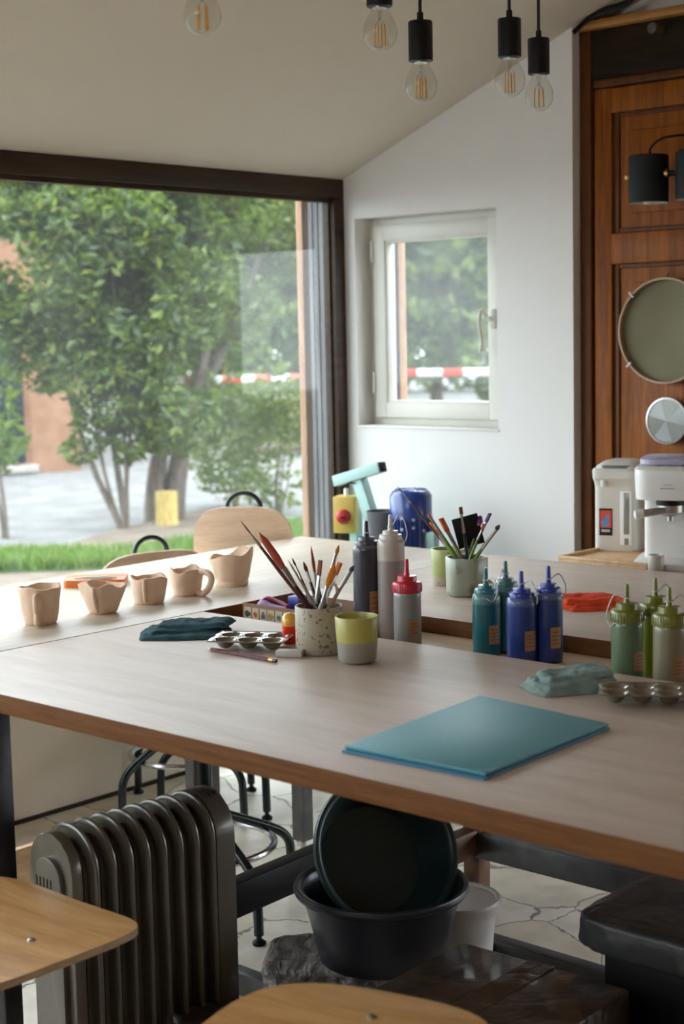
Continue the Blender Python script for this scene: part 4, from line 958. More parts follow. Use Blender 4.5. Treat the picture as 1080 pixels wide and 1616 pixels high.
# white ring tool in the speckled pot
b = MB(); base = inpot(pp1, 0.02, 0.2, 0.012); tp = tipat(526, 925, dep1 - 0.015); d = tp - base; t = thing('loop_tool', 'clay loop tool with a pale ring head in the speckled pot', 'tool', base, rot=d.to_track_quat('Z', 'Y').to_euler()); L = d.length
b.tube([(0, 0, 0), (0, 0, L - 0.04)], 0.004, 10); b.build('handle', hmat((0.55, 0.60, 0.52)), t)
b = MB(); b.tube([(0.013 * math.sin(2 * PI * k / 24), 0, L - 0.018 - 0.022 * math.cos(2 * PI * k / 24)) for k in range(24)], 0.0028, 8, closed=True); b.build('ring_head', m_whitepl, t)
# far pot brushes
G2 = 'brushes in the grey-green pot'; dep3 = (pp3 - CAM).dot(Vector((RM[0][2], RM[1][2], RM[2][2])) * -1)
PU = (0.14, 0.015, 0.16); GRN = (0.16, 0.26, 0.04)
L2 = [
 (627, 767, 0.02, 0.034, 0.02, 0.0026, 0.002, 0.0012, (0.06, 0.03, 0.04), (0.12, 0.06, 0.06), 'round', 'very long thin brush leaning far left from the grey-green pot', 0.03, 0.8),
 (679, 825, -0.02, 0.030, 0.034, 0.0045, 0.004, 0.0085, GRN, (0.75, 0.20, 0.02), 'flat', 'flat orange brush leaning furthest left in the grey-green pot', 0.032, 0.7),
 (696, 818, 0.02, 0.026, 0.034, 0.0050, 0.004, 0.0115, (0.30, 0.25, 0.16), (0.70, 0.18, 0.02), 'flat', 'wide flat orange brush just behind the leaning one', 0.034, 0.7),
 (676, 811, -0.035, 0.024, 0.010, 0.0042, 0.0035, 0.0036, GRN, (0.75, 0.10, 0.03), 'round', 'green-handled brush with tiny red tip in the grey-green pot', 0.05, 0.7),
 (727, 800, -0.01, 0.012, 0.017, 0.0040, 0.004, 0.0066, (0.012, 0.012, 0.016), (0.22, 0.05, 0.02), 'flat', 'upright flat brown brush with black handle in the grey-green pot', 0.045, 0.5),
 (749, 811, 0.02, 0.02, 0.022, 0.0030, 0.0025, 0.0022, (0.02, 0.07, 0.16), (0.02, 0.04, 0.14), 'round', 'thin blue brush in the grey-green pot', 0.02, -0.4),
 (759, 813, 0.0, 0.02, 0.020, 0.0036, 0.0035, 0.0085, GRN, (0.22, 0.03, 0.24), 'round', 'brush with a plump purple head in the grey-green pot', 0.03, -0.5),
 (764, 826, -0.02, 0.022, 0.016, 0.0034, 0.003, 0.0060, GRN, (0.72, 0.09, 0.02), 'flat', 'small orange-red brush below the purple head', 0.025, -0.6),
 (774, 810, 0.03, 0.03, 0.024, 0.0040, 0.004, 0.0055, (0.09, 0.01, 0.11), (0.05, 0.015, 0.09), 'flat', 'dark purple brush rising at the right of the grey-green pot', 0.02, -0.7),
 (789, 828, -0.02, 0.035, 0.014, 0.0048, 0.004, 0.0050, GRN, (0.10, 0.04, 0.06), 'round', 'silver-ferruled brush with green handle leaning furthest right', 0.055, -0.9)]
for (px, py, dd, r, bl_, hr, fr, br, hcx, bcx, kd, lab, fe, sd) in L2:
    brush(tipat(px, py, dep3 + dd), inpot(pp3, r, ACAM + (1.5 if sd > 0 else -1.5), 0.012), 0, bl_, hr, fr, br, hcx, bcx, lab, kd, G2, fe)
# black scraper card
base = pp3 + Vector((0.004, -0.004, 0.013)); tp = tipat(728, 818, dep3 + 0.035); d = tp - base
t = thing('scraper', 'black rectangular scraper card tucked among the brushes in the grey-green pot', 'scraper', base, rot=(0, 0, math.radians(-47)))
b = MB(); b.box((0, 0.012, d.length - 0.035), (0.062, 0.003, 0.072), rot=Matrix.Rotation(math.radians(-14), 3, 'Y'), bev=0.001); b.build('card', m_black, t)
b = MB(); b.box((0.0, 0.012, (d.length - 0.07) / 2 + 0.0), (0.012, 0.005, d.length - 0.07), bev=0.001); b.build('handle', m_black, t)

# ------------------------------------------------------------ squeeze bottles
ZB = zt - TH
m_lab = M('kraft_label', (0.36, 0.18, 0.075), 0.6, var=0.05); m_ink = M('label_ink', (0.20, 0.095, 0.04), 0.6)
m_tether = M('clear_tether', (0.55, 0.58, 0.58), 0.25, spec=0.6)
def bottle(pos, r, h, fill, body, empty, cap, label, lab_ang=None, neck=0.0, tall=False, tether=None, capstyle='low', tcol=None, group=None, nozzle=None):
    """h = full height to the nozzle tip"""
    t = thing('squeeze_bottle', label, 'bottle', pos, group=group)
    nl = 0.034; ch = 0.017 if capstyle == 'low' else 0.030
    hb = h - nl - ch
    m_body = band('paint_in_bottle', [(0, body), (fill * hb, empty)], 0.28, spec=0.5, coat=0.2)
    b = MB(); prof = [(0, 0.002), (r * 0.85, 0), (r * 0.97, 0.003), (r, 0.008), (r, hb - 0.018), (r * 1.0, hb - 0.010), (r * 0.96, hb - 0.003), (r * 0.86, hb), (0, hb)]
    b.lathe(prof, 40); b.build('body', m_body, t)
    b = MB(); cm = hmat(cap)
    if capstyle == 'low': prof = [(r * 0.84, hb - 0.001), (r * 0.84, hb + 0.006), (r * 0.80, hb + 0.009), (r * 0.60, hb + 0.010), (r * 0.56, hb + ch), (r * 0.26, hb + ch + 0.001)]
    else: prof = [(r * 1.05, hb - 0.004), (r * 1.06, hb + 0.014), (r * 1.0, hb + 0.017), (r * 0.72, hb + 0.019), (r * 0.68, hb + ch), (r * 0.30, hb + ch + 0.001)]
    b.lathe([(0, prof[0][1])] + prof + [(0.0, hb + ch + 0.001)], 40, fn=(lambda p, a, r_, z: p * 1.0) )
    if capstyle == 'tall':
        for k in range(36):
            a = 2 * PI * k / 36; b.tube([(r * 1.06 * math.cos(a), r * 1.06 * math.sin(a), hb - 0.002), (r * 1.06 * math.cos(a), r * 1.06 * math.sin(a), hb + 0.013)], 0.0009, 5)
    cp = b.build('cap', cm, t)
    b = MB(); b.lathe([(0, hb + ch), (0.0068, hb + ch), (0.0052, hb + ch + 0.008), (0.0042, h - 0.006), (0.0034, h), (0, h)], 20); b.build('nozzle', hmat(nozzle or cap), t)
    if tether:
        a0, side, big = tether; b = MB(); d = Vector((math.cos(a0), math.sin(a0), 0)); s = Vector((-d.y, d.x, 0)) * side
        pts = [Vector((0, 0, hb + ch + 0.010)) + d * 0.006, d * r * 0.7 + s * 0.010 + Vector((0, 0, hb + ch + 0.014 * big)), d * (r * 1.15) + s * r * 0.5 + Vector((0, 0, hb + 0.010)), d * (r * 1.06) + s * r * 0.2 + Vector((0, 0, hb - 0.012)), d * (r * 1.03) - s * r * 0.3 + Vector((0, 0, hb - 0.006))]
        b.tube(smoothpath(pts, 7), 0.0013, 7); b.tube([Vector((0.0062 * math.cos(2 * PI * k / 18), 0.0062 * math.sin(2 * PI * k / 18), hb + ch + 0.009)) for k in range(18)], 0.0012, 6, closed=True)
        b.build('tether', tcol or m_tether, t)
    if lab_ang is not None:
        z0_, z1_ = hb * 0.22, hb * 0.52; rr = r + 0.0004; b = MB(); aw = 0.42
        b.grid(8, 2, lambda u, v: Vector((rr * math.cos(lab_ang + (u - 0.5) * 2 * aw), rr * math.sin(lab_ang + (u - 0.5) * 2 * aw), z0_ + (z1_ - z0_) * v)))
        lo = b.build('label_sticker', m_lab, t)
        b = MB(); rr2 = rr + 0.0003
        for k in range(4):
            za = z0_ + (z1_ - z0_) * (0.2 + 0.18 * k); ww = aw * (0.75 - 0.15 * (k % 2))
            b.grid(6, 1, lambda u, v: Vector((rr2 * math.cos(lab_ang + (u - 0.5) * 2 * ww), rr2 * math.sin(lab_ang + (u - 0.5) * 2 * ww), za + 0.0022 * v)))
        b.build('lettering', m_ink, lo)
    return t
def bpos(px, py, X): p = PX(px, py, X); return (p.x, p.y, ZB), p.z - ZB
RT = ACAM + 0.50
LAR = [
 (578, 822, 2.475, 0.0300, 0.98, (0.030, 0.032, 0.045), (0.10, 0.10, 0.11), (0.045, 0.045, 0.055), 'tall charcoal squeeze bottle with purple-black nozzle', RT + 0.05, 'low', (ACAM + 2.6, 1, 2.2), (0.02, 0.008, 0.05)),
 (616, 812, 2.490, 0.0290, 0.80, (0.30, 0.25, 0.24), (0.50, 0.45, 0.40), (0.55, 0.52, 0.47), 'tallest squeeze bottle, greyish pink with off-white cap, behind the red-capped one', None, 'low', (ACAM + 2.2, -1, 2.5), (0.62, 0.60, 0.56)),
 (642, 882, 2.440, 0.0285, 0.95, (0.24, 0.23, 0.22), (0.30, 0.29, 0.28), (0.52, 0.012, 0.03), 'red-capped grey squeeze bottle', RT - 0.1, 'tall', None, (0.52, 0.012, 0.03)),
 (767, 896, 2.470, 0.0280, 0.86, (0.010, 0.115, 0.135), (0.10, 0.22, 0.24), (0.02, 0.16, 0.19), 'teal squeeze bottle, nearest the brush pots in the blue cluster', RT, 'low', (ACAM + 0.2, 1, 1.0), None),
 (798, 885, 2.530, 0.0280, 0.92, (0.06, 0.19, 0.19), (0.10, 0.24, 0.24), (0.07, 0.19, 0.20), 'pale teal squeeze bottle hidden behind the blue ones', None, 'low', (ACAM - 0.9, 1, 1.4), None),
 (823, 901, 2.455, 0.0300, 0.90, (0.018, 0.045, 0.22), (0.08, 0.12, 0.28), (0.022, 0.045, 0.33), 'royal blue squeeze bottle with kraft label, left of the two blue ones', RT, 'low', (ACAM + 1.2, -1, 1.2), None),
 (866, 893, 2.500, 0.0275, 0.92, (0.018, 0.045, 0.19), (0.08, 0.12, 0.26), (0.022, 0.045, 0.33), 'royal blue squeeze bottle with kraft label, right of the two blue ones', RT - 0.1, 'low', (ACAM + 1.3, 1, 1.2), None),
 (990, 922, 2.430, 0.0290, 0.97, (0.11, 0.17, 0.095), (0.16, 0.20, 0.12), (0.15, 0.16, 0.015), 'grey-green squeeze bottle with olive cap, leftmost of the green cluster', RT + 0.2, 'tall', (ACAM - 1.3, -1, 1.0), None),
 (1035, 912, 2.505, 0.0275, 0.97, (0.20, 0.24, 0.02), (0.25, 0.28, 0.05), (0.16, 0.17, 0.015), 'lime squeeze bottle with olive cap, behind the other green ones', None, 'tall', (ACAM + 1.1, 1, 1.5), None),
 (1057, 927, 2.425, 0.0290, 0.97, (0.22, 0.20, 0.13), (0.25, 0.23, 0.15), (0.17, 0.18, 0.02), 'beige squeeze bottle with olive cap at the right edge', RT - 0.05, 'tall', (ACAM + 1.2, 1, 1.3), None)]
for (px, py, X, r, fill, bc_, ec, cc_, lab, la, cs, te, nzc) in LAR:
    pos, h = bpos(px, py, X)
    bottle(pos, r, h, fill, bc_, ec, cc_, lab, la, tether=te, capstyle=cs, nozzle=nzc, group='squeeze bottles in the gap')

# small orange glue bottle beside the speckled pot
q = P(458, 1017, 0.75); q = Vector((q.x, q.y, 0.75)) + DIRV * 0.016
m_glue = band('red_orange_pot', [(0, (0.70, 0.02, 0.008)), (0.036, (0.72, 0.36, 0.04))], 0.25, coat=0.4, nz=0.0)
b = MB(); b.lathe([(0, 0), (0.0145, 0), (0.016, 0.002), (0.016, 0.044), (0.0145, 0.054), (0.009, 0.060), (0, 0.062)], 28)
tag(b.build('glue_bottle', m_glue, loc=q), 'small bottle, red below and yellow domed on top, peeking out left of the speckled pot', 'bottle')
# sponge behind the teal bottle
q = P(752, 940, 0.75); b = MB(); b.lathe([(0, 0), (0.018, 0.001), (0.026, 0.010), (0.026, 0.020), (0.018, 0.031), (0, 0.034)], 28, fn=lambda p, a, r, z: p * (1 + 0.06 * nz3(p.x * 40, p.y * 40, z * 40)))
tag(b.build('sponge', M('yellow_sponge', (0.55, 0.38, 0.12), 0.95, bump=0.6, bscale=120), loc=(q.x + 0.03, q.y + 0.0, 0.75)), 'small round yellow sponge behind the teal bottle', 'sponge')
# crayon by the orange cloth
a_ = P(884, 938, 0.754); c_ = P(912, 942, 0.754); d = c_ - a_
t = thing('crayon', 'short dark purple brush handle with gold band beside the orange cloth', 'brush', (a_.x, a_.y, 0.7545), math.atan2(d.y, d.x)); L = d.length
b = MB(); b.tube([(-0.05, 0, 0), (L * 0.6, 0, 0)], [0.003, 0.0042], 10); b.build('handle', hmat(PU), t); b = MB(); b.tube([(L * 0.6, 0, 0), (L, 0, 0)], [0.0044, 0.0038], 12); b.build('band', m_brass, t)

# ------------------------------------------------------------ printed cardboard box with odds and ends
m_card = M('brown_cardboard', (0.24, 0.135, 0.085), 0.8, var=0.08); m_print = M('cream_print', (0.46, 0.38, 0.26), 0.7, var=0.05)
bx0 = PX(383, 951, 2.405); top = bx0.z; zb0 = ZB + 0.001
X0_, X1_ = 2.405, 2.565; Y1_ = bx0.y; Y0_ = Y1_ - 0.30
t = thing('cardboard_box', 'shallow printed cardboard box of odds and ends in the gap behind the speckled pot', 'box', ((X0_ + X1_) / 2, (Y0_ + Y1_) / 2, zb0))
W_, D_ = X1_ - X0_, Y1_ - Y0_; Hb = top - zb0
b = MB(); cbox(b, -W_ / 2, W_ / 2, -D_ / 2, D_ / 2, 0, 0.003)
cbox(b, -W_ / 2, -W_ / 2 + 0.003, -D_ / 2, D_ / 2, 0.003, Hb); cbox(b, W_ / 2 - 0.003, W_ / 2, -D_ / 2, D_ / 2, 0.003, Hb)
cbox(b, -W_ / 2 + 0.003, W_ / 2 - 0.003, D_ / 2 - 0.003, D_ / 2, 0.003, Hb); cbox(b, -W_ / 2 + 0.003, W_ / 2 - 0.003, -D_ / 2, -D_ / 2 + 0.003, 0.003, Hb); bd = b.build('carton', m_card, t)
cols = [(0.05, 0.05, 0.06), (0.42, 0.10, 0.04), (0.10, 0.09, 0.14), (0.30, 0.22, 0.10), (0.10, 0.16, 0.12), (0.35, 0.14, 0.06), (0.12, 0.10, 0.10)]
for k in range(7):
    y1_ = D_ / 2 - 0.006 - k * 0.024
    b = MB(); cbox(b, -W_ / 2 - 0.0006, -W_ / 2 + 0.0004, y1_ - 0.021, y1_, Hb - 0.036, Hb - 0.008); pr = b.build('printed_tile', m_print, t)
    b = MB(); yc = y1_ - 0.0105; zc_ = Hb - 0.023
    if k % 3 == 0: b.prism([(0.007 * math.cos(a) * (1 + 0.3 * math.sin(3 * a)), 0.009 * math.sin(a)) for a in [2 * PI * i / 20 for i in range(20)]], 0, 0.0004, Matrix.Translation((-W_ / 2 - 0.0007, yc, zc_)) @ Matrix.Rotation(-PI / 2, 4, 'Y'))
    elif k % 3 == 1: b.prism([(0.006 * math.cos(a), 0.006 * math.sin(a)) for a in [2 * PI * i / 16 for i in range(16)]], 0, 0.0004, Matrix.Translation((-W_ / 2 - 0.0007, yc, zc_)) @ Matrix.Rotation(-PI / 2, 4, 'Y'))
    else: b.box((-W_ / 2 - 0.0009, yc, zc_ - 0.002), (0.0004, 0.012, 0.010)); b.box((-W_ / 2 - 0.0009, yc, zc_ + 0.006), (0.0004, 0.007, 0.005))
    b.build('picture', hmat(cols[k]), pr)
def curl(name, pts, r, mat, label, cat, flat=0.35):
    b = MB(); b.tube(smoothpath(pts, 8), r, 10, flat=flat); return tag(b.build(name, mat), label, cat)
m_pink = M('pink_ribbon', (0.55, 0.10, 0.20), 0.4); m_lil = M('lilac_plastic', (0.38, 0.26, 0.46), 0.4); m_bl = M('blue_plastic', (0.03, 0.05, 0.30), 0.4)
q = PX(425, 945, 2.46); zz = top - 0.006
curl('ribbon', [Vector((q.x - 0.03, q.y + 0.025, zz - 0.03)), Vector((q.x - 0.02, q.y + 0.012, zz)), Vector((q.x - 0.01, q.y - 0.0, zz + 0.014)), Vector((q.x + 0.005, q.y - 0.02, zz + 0.006)), Vector((q.x + 0.01, q.y - 0.05, zz - 0.004))], 0.011, m_pink, 'pink ribbon curling out of the printed cardboard box', 'ribbon')
curl('plastic_strip', [Vector((q.x - 0.035, q.y + 0.01, zz - 0.025)), Vector((q.x - 0.03, q.y - 0.005, zz + 0.004)), Vector((q.x - 0.025, q.y - 0.03, zz - 0.002)), Vector((q.x - 0.02, q.y - 0.07, zz - 0.006))], 0.008, m_lil, 'lilac plastic strip lying in the printed cardboard box', 'strip')
b = MB(); b.box((q.x + 0.045, q.y - 0.045, zz + 0.0), (0.03, 0.035, 0.03), bev=0.003); tag(b.build('block', m_bl), 'small dark blue block at the back of the printed cardboard box', 'block')
b = MB(); b.box((q.x + 0.02, q.y - 0.14, zz - 0.008), (0.05, 0.05, 0.02), bev=0.006); tag(b.build('tin', m_silver), 'small silver tin in the printed box behind the yellow beaker', 'tin')

# ------------------------------------------------------------ pendant bulbs
m_fil = M('amber_filament', (0.75, 0.38, 0.06), 0.5, var=0.03)
def pendant(px, py, dia, label, rot=0.0, tilt=0.0):
    c = D(px, py, 2465.34 * 0.060 / dia); t = thing('pendant_bulb', label, 'lamp', (c.x, c.y, c.z), group='filament bulbs hanging over the worktables')
    R = 0.030
    b = MB(); b.lathe([(0, -R), (0.010, -R * 0.945), (0.019, -R * 0.77), (0.0262, -R * 0.48), (0.0297, -R * 0.12), (0.0298, 0.006), (0.0270, 0.018), (0.0215, 0.029), (0.0165, 0.038), (0.0138, 0.047)], 36); b.build('glass_bulb', m_bulb, t)
    b = MB(); b.lathe([(0, 0.024), (0.003, 0.024), (0.0035, 0.030), (0.004, 0.038), (0.009, 0.047), (0, 0.047)], 18); b.build('glass_stem', m_bulb, t)
    for k in range(4):
        a = rot + PI / 2 * k; x, y = 0.0085 * math.cos(a), 0.0085 * math.sin(a)
        b = MB(); b.tube([(x * 1.15, y * 1.15, -0.020), (x, y, 0.016)], 0.0014, 8); fo = b.build('filament', m_fil, t)
        b = MB(); b.tube([(x * 1.15, y * 1.15, -0.0205), (0, 0, -0.022)], 0.0004, 5); b.tube([(x, y, 0.016), (0, 0, 0.027)], 0.0004, 5); b.build('support_wire', m_silver, fo)
    b = MB(); b.lathe([(0, 0.043), (0.0135, 0.043), (0.0135, 0.050), (0, 0.050)], 24); b.build('bulb_base', m_silver, t)
    b = MB(); b.lathe([(0, 0.046), (0.0215, 0.046), (0.0225, 0.047), (0.0225, 0.1165), (0.0215, 0.118), (0.0068, 0.118), (0.0062, 0.119), (0.0058, 0.134), (0, 0.134)], 36); b.build('socket', m_black, t)
    zt_ = cz(c.y) - c.z; b = MB(); b.tube([(0, 0, 0.13), (0, 0, zt_ * 0.6), (0, 0, zt_)], 0.0032, 8); b.build('cord', m_black, t)
    b = MB(); b.lathe([(0, -0.028), (0.045, -0.028), (0.05, -0.022), (0.05, 0.018), (0, 0.018)], 28, (0, 0, zt_)); b.build('ceiling_rose', m_black, t)
    return t
pendant(320, 27, 60, 'pendant bulb at the far left, its glass showing at the top edge over the window', 0.2)
pendant(600, 54, 55, 'pendant bulb second from the left, socket cut by the top edge', 0.4)
pendant(665, 137, 51, 'pendant bulb with black socket, third from the left', 0.9)
pendant(805, 129, 49, 'pendant bulb with black socket, left one of the close pair', 0.3)
pendant(851, 153, 45.5, 'pendant bulb with black socket, rightmost and lowest of the close pair', 0.6)

# ------------------------------------------------------------ things on and in front of the wooden door
q = PX(1045, 48, DX - 0.01); t = thing('coat_hook', 'dark round wooden peg on the top rail of the wooden door', 'hook', q, rot=(0, -PI / 2, 0))
b = MB(); b.lathe([(0, 0), (0.010, 0), (0.009, 0.040), (0.013, 0.044), (0.016, 0.050), (0.015, 0.056), (0, 0.058)], 20); b.build('peg', M('grey_peg', (0.07, 0.06, 0.05), 0.5), t)
# round sieve
c = PX(1051, 522, DX - 0.032); t = thing('drum_sieve', 'round wooden-rimmed sieve with a greenish skin hanging on the door', 'sieve', c, rot=(0, -PI / 2, 0))
RS = 0.151
b = MB(); b.lathe([(RS - 0.004, -0.022), (RS + 0.002, -0.022), (RS + 0.002, 0.012), (RS - 0.004, 0.012)], 72, close=True); b.build('rim', M('sieve_rim_wood', (0.34, 0.22, 0.13), 0.5), t)
m_skin = M('sieve_skin', (0.135, 0.118, 0.062), 0.55, nscale=2.5, col2=(0.21, 0.195, 0.115), spec=0.2)
b = MB(); b.lathe([(0, -0.008), (RS - 0.008, -0.008), (RS - 0.004, -0.004), (RS - 0.004, -0.012), (0, -0.012)], 72); b.build('skin', m_skin, t)
for a in (2.25, 3.75, 0.7, 5.5):
    b = MB(); b.tube([((RS - 0.010) * math.cos(a + PI / 2), (RS - 0.010) * math.sin(a + PI / 2), 0.013), ((RS + 0.010) * math.cos(a + PI / 2), (RS + 0.010) * math.sin(a + PI / 2), 0.013)], 0.003, 8); b.build('clip', m_whitepl, t)
b = MB(); b.tube([(RS + 0.0, 0, -0.005), (RS + 0.02, 0.0, -0.022)], 0.0015, 6); b.build('hanging_nail', m_silver, t)
# small faceted glass plate
c = PX(1053, 664, DX - 0.022); t = thing('glass_plate', 'small round cut-glass plate with beaded rim hanging under the sieve', 'plate', c, rot=(0, -PI / 2, 0)); RP = 0.067
m_fac = []
for i, cl in enumerate([(0.34, 0.36, 0.33), (0.20, 0.21, 0.155), (0.42, 0.46, 0.47), (0.26, 0.28, 0.24), (0.36, 0.38, 0.36), (0.22, 0.23, 0.16)]): m_fac.append(M('cut_glass_%d' % i, [x * 0.7 for x in cl], 0.25, var=0.08, coat=0.4))
b = MB()
for k in range(6):
    a0 = PI / 3 * k + 0.3; vs_ = [Vector((0, 0, 0.006))] + [Vector(((RP - 0.004) * math.cos(a0 + PI / 3 * j / 6), (RP - 0.004) * math.sin(a0 + PI / 3 * j / 6), 0.002 + 0.001 * (k % 2))) for j in range(7)]
    b._add(vs_, [(0, j + 1, j + 2) for j in range(6)], k)
b.build('facets', m_fac, t, recalc=False)
b = MB(); b.lathe([(0, -0.006), (RP, -0.004), (RP + 0.001, 0.004), (RP - 0.004, 0.005), (RP - 0.005, 0.001), (0, 0.0005)], 60)
for k in range(44):
    a = 2 * PI * k / 44; b.lathe([(0, -0.0022), (0.0017, -0.001), (0.0022, 0), (0.0017, 0.001), (0, 0.0022)], 8, ((RP + 0.001) * math.cos(a), (RP + 0.001) * math.sin(a), 0.003))
b.build('beaded_rim', m_silver, t)
# wall spotlight with two black shades
m_shade = M('black_shade', (0.006, 0.009, 0.010), 0.6, spec=0.25, var=0.1); m_shin = M('shade_inside', (0.55, 0.53, 0.48), 0.5)
lc = PX(1024, 283, 3.925); t = thing('wall_lamp', 'black wall lamp with cylindrical shades and brass knobs on the wooden door', 'lamp', (lc.x, lc.y, lc.z))
def shade(y, s, par):
    hS = 0.066 * s; rS = 0.056 * s
    b = MB(); b.lathe([(0, hS), (rS - 0.003, hS), (rS, hS - 0.003), (rS, -hS)], 44, (0, y, 0)); sh_ = b.build('shade', m_shade, par)
    b = MB(); b.lathe([(rS - 0.0005, -hS), (rS - 0.003, -hS), (rS - 0.003, hS * 0.2), (0, hS * 0.25)], 44, (0, y, 0)); b.build('shade_lining', m_shin, sh_)
    b = MB(); b.lathe([(0, -hS - 0.006), (0.012, -hS - 0.003), (0.021, -hS + 0.010), (0.022, -hS + 0.030), (0.012, -hS + 0.06), (0, -hS + 0.06)], 28, (0, y, 0)); b.build('bulb', M('opal_bulb', (0.62, 0.60, 0.55), 0.2), sh_)
shade(0, 1.0, t); shade(-0.150, 1.0, t)
b = MB(); b.tube([(0.004, 0.064, 0.012), (0.004, 0.060, 0.012)], 0.010, 16); b.tube([(0.004, 0.073, 0.012), (0.004, 0.066, 0.012)], 0.012, 16); b.build('knob', m_brass, t)
b = MB(); b.tube([(0.0, -0.052, 0.012), (0.0, -0.066, 0.012)], 0.012, 16); b.build('knob', m_brass, t)
b = MB(); b.tube([(0.0, -0.060, 0.012), (0.0, -0.090, 0.012)], 0.006, 10); b.tube([(0.0, -0.075, 0.012), (0.10, -0.075, 0.012)], 0.008, 12); b.build('arm', m_shade, t)
b = MB(); b.lathe([(0, 0), (0.05, 0), (0.05, 0.012), (0, 0.012)], 28, M4=Matrix.Translation((0.102, -0.075, 0.012)) @ Matrix.Rotation(-PI / 2, 4, 'Y') @ Matrix.Translation((0, 0, -0.012))); b.build('wall_plate', m_shade, t)
b = MB(); b.tube(smoothpath([(0, -0.004, 0.064), (0, -0.006, 0.085), (0.012, -0.028, 0.108), (0.03, -0.06, 0.116), (0.06, -0.09, 0.112), (0.095, -0.10, 0.05)], 6), 0.0034, 8)
b.tube([(0, -0.004, 0.062), (0, -0.004, 0.076)], [0.0055, 0.004], 8); b.build('cable', m_black, t)

# ------------------------------------------------------------ hot water pot, coffee machine
m_tray = wood('light_tray_wood', (0.50, 0.30, 0.14), (0.66, 0.44, 0.24), 0.5, 3, (2, 10, 10), 0.03)
cz0 = 0.742
ti = thing('wooden_tray', 'light wooden tray under the hot water pot', 'tray', (3.60, 2.20, cz0))
b = MB(); b.box((0, 0, 0.006), (0.32, 0.27, 0.012), bev=0.002); b.box((-0.155, 0, 0.016), (0.012, 0.27, 0.010), bev=0.002); b.box((0, 0.130, 0.016), (0.30, 0.012, 0.010), bev=0.002); b.build('tray_board', m_tray, ti)
# water pot: front (spout side) towards the camera-left
zp = cz0 + 0.012
wp = PX(970, 890, 3.60)
HP = PX(972, 727, 3.66).z - zp
t = thing('water_boiler', 'white electric hot water pot with level gauge and red sticker, by the door', 'boiler', (3.70, 2.300, zp), math.radians(180 + 17))
# local +x = front
def rr_prism(mb, secs, n=10, ex=5):
    rows = []
    for (z, w_, d_, ox) in secs:
        rows.append([Vector((ox + d_ / 2 * math.copysign(abs(math.cos(a)) ** (2 / ex), math.cos(a)), w_ / 2 * math.copysign(abs(math.sin(a)) ** (2 / ex), math.sin(a)), z)) for a in [2 * PI * k / 48 for k in range(48)]])
    vs_ = [v for r_ in rows for v in r_]; fs = []
    for i in range(len(rows) - 1):
        for k in range(48): k2 = (k + 1) % 48; fs.append((i * 48 + k, i * 48 + k2, (i + 1) * 48 + k2, (i + 1) * 48 + k))
    fs.append(tuple(range(48))[::-1]); fs.append(tuple((len(rows) - 1) * 48 + k for k in range(48)))
    mb._add(vs_, fs)
WB, DB = 0.128, 0.140; XF = DB / 2
b = MB(); rr_prism(b, [(0, WB - 0.008, DB - 0.008, 0), (0.006, WB, DB, 0), (HP * 0.70, WB, DB, 0), (HP * 0.76, WB + 0.002, DB + 0.004, 0.002), (HP * 0.82, WB + 0.004, DB + 0.022, 0.011), (HP * 0.90, WB + 0.004, DB + 0.025, 0.0125), (HP * 0.925, WB - 0.002, DB + 0.018, 0.011)]); b.build('body', m_ivory, t)
b = MB(); rr_prism(b, [(HP * 0.925, WB - 0.006, DB + 0.010, 0.009), (HP * 0.945, WB - 0.008, DB + 0.004, 0.006), (HP * 0.985, WB * 0.75, DB * 0.72, -0.012), (HP, WB * 0.5, DB * 0.45, -0.022)], ex=3.5); b.build('lid', m_whitepl, t)
b = MB(); rr_prism(b, [(HP * 0.93, WB * 0.66, 0.050, XF - 0.010), (HP * 0.958, WB * 0.60, 0.044, XF - 0.012)], ex=3); b.build('control_panel', M('grey_panel', (0.16, 0.16, 0.15), 0.35), t)
b = MB(); b.lathe([(0, 0), (0.007, 0), (0.006, -0.018), (0, -0.018)], 18, (XF + 0.012, -0.030, HP * 0.80)); b.build('spout', m_whitepl, t)
b = MB(); b.box((XF + 0.0005, 0.030, HP * 0.38), (0.004, 0.032, HP * 0.60), bev=0.0015); gp_ = b.build('gauge_frame', m_whitepl, t)
b = MB(); b.box((XF + 0.0025, 0.032, HP * 0.43), (0.003, 0.015, HP * 0.46), bev=0.0008); b.build('gauge_window', M('gauge_grey', (0.22, 0.21, 0.17), 0.15), gp_)
b = MB(); b.box((XF + 0.0030, 0.032, HP * 0.12), (0.0015, 0.011, 0.018)); b.build('gauge_symbol', M('gauge_symbol_ink', (0.20, 0.18, 0.15), 0.5), gp_)
zs_ = HP * 0.33; ys_ = -0.026
b = MB(); b.box((XF + 0.0008, ys_, zs_), (0.0012, 0.036, 0.074)); st = b.build('sticker', m_black, t)
b = MB(); b.box((XF + 0.0016, ys_, zs_ + 0.008), (0.0008, 0.031, 0.048)); b.build('sticker_field', hmat((0.62, 0.06, 0.03)), st)
b = MB(); b.box((XF + 0.0021, ys_ - 0.002, zs_ - 0.003), (0.0008, 0.018, 0.021), rot=Matrix.Rotation(0.5, 3, 'X')); b.box((XF + 0.0021, ys_ + 0.004, zs_ + 0.012), (0.0008, 0.011, 0.017)); b.build('sticker_figure', hmat((0.10, 0.24, 0.45)), st)
b = MB(); b.box((XF + 0.0018, ys_, zs_ - 0.024), (0.0008, 0.024, 0.007)); b.build('sticker_caption', hmat((0.45, 0.42, 0.40)), st)

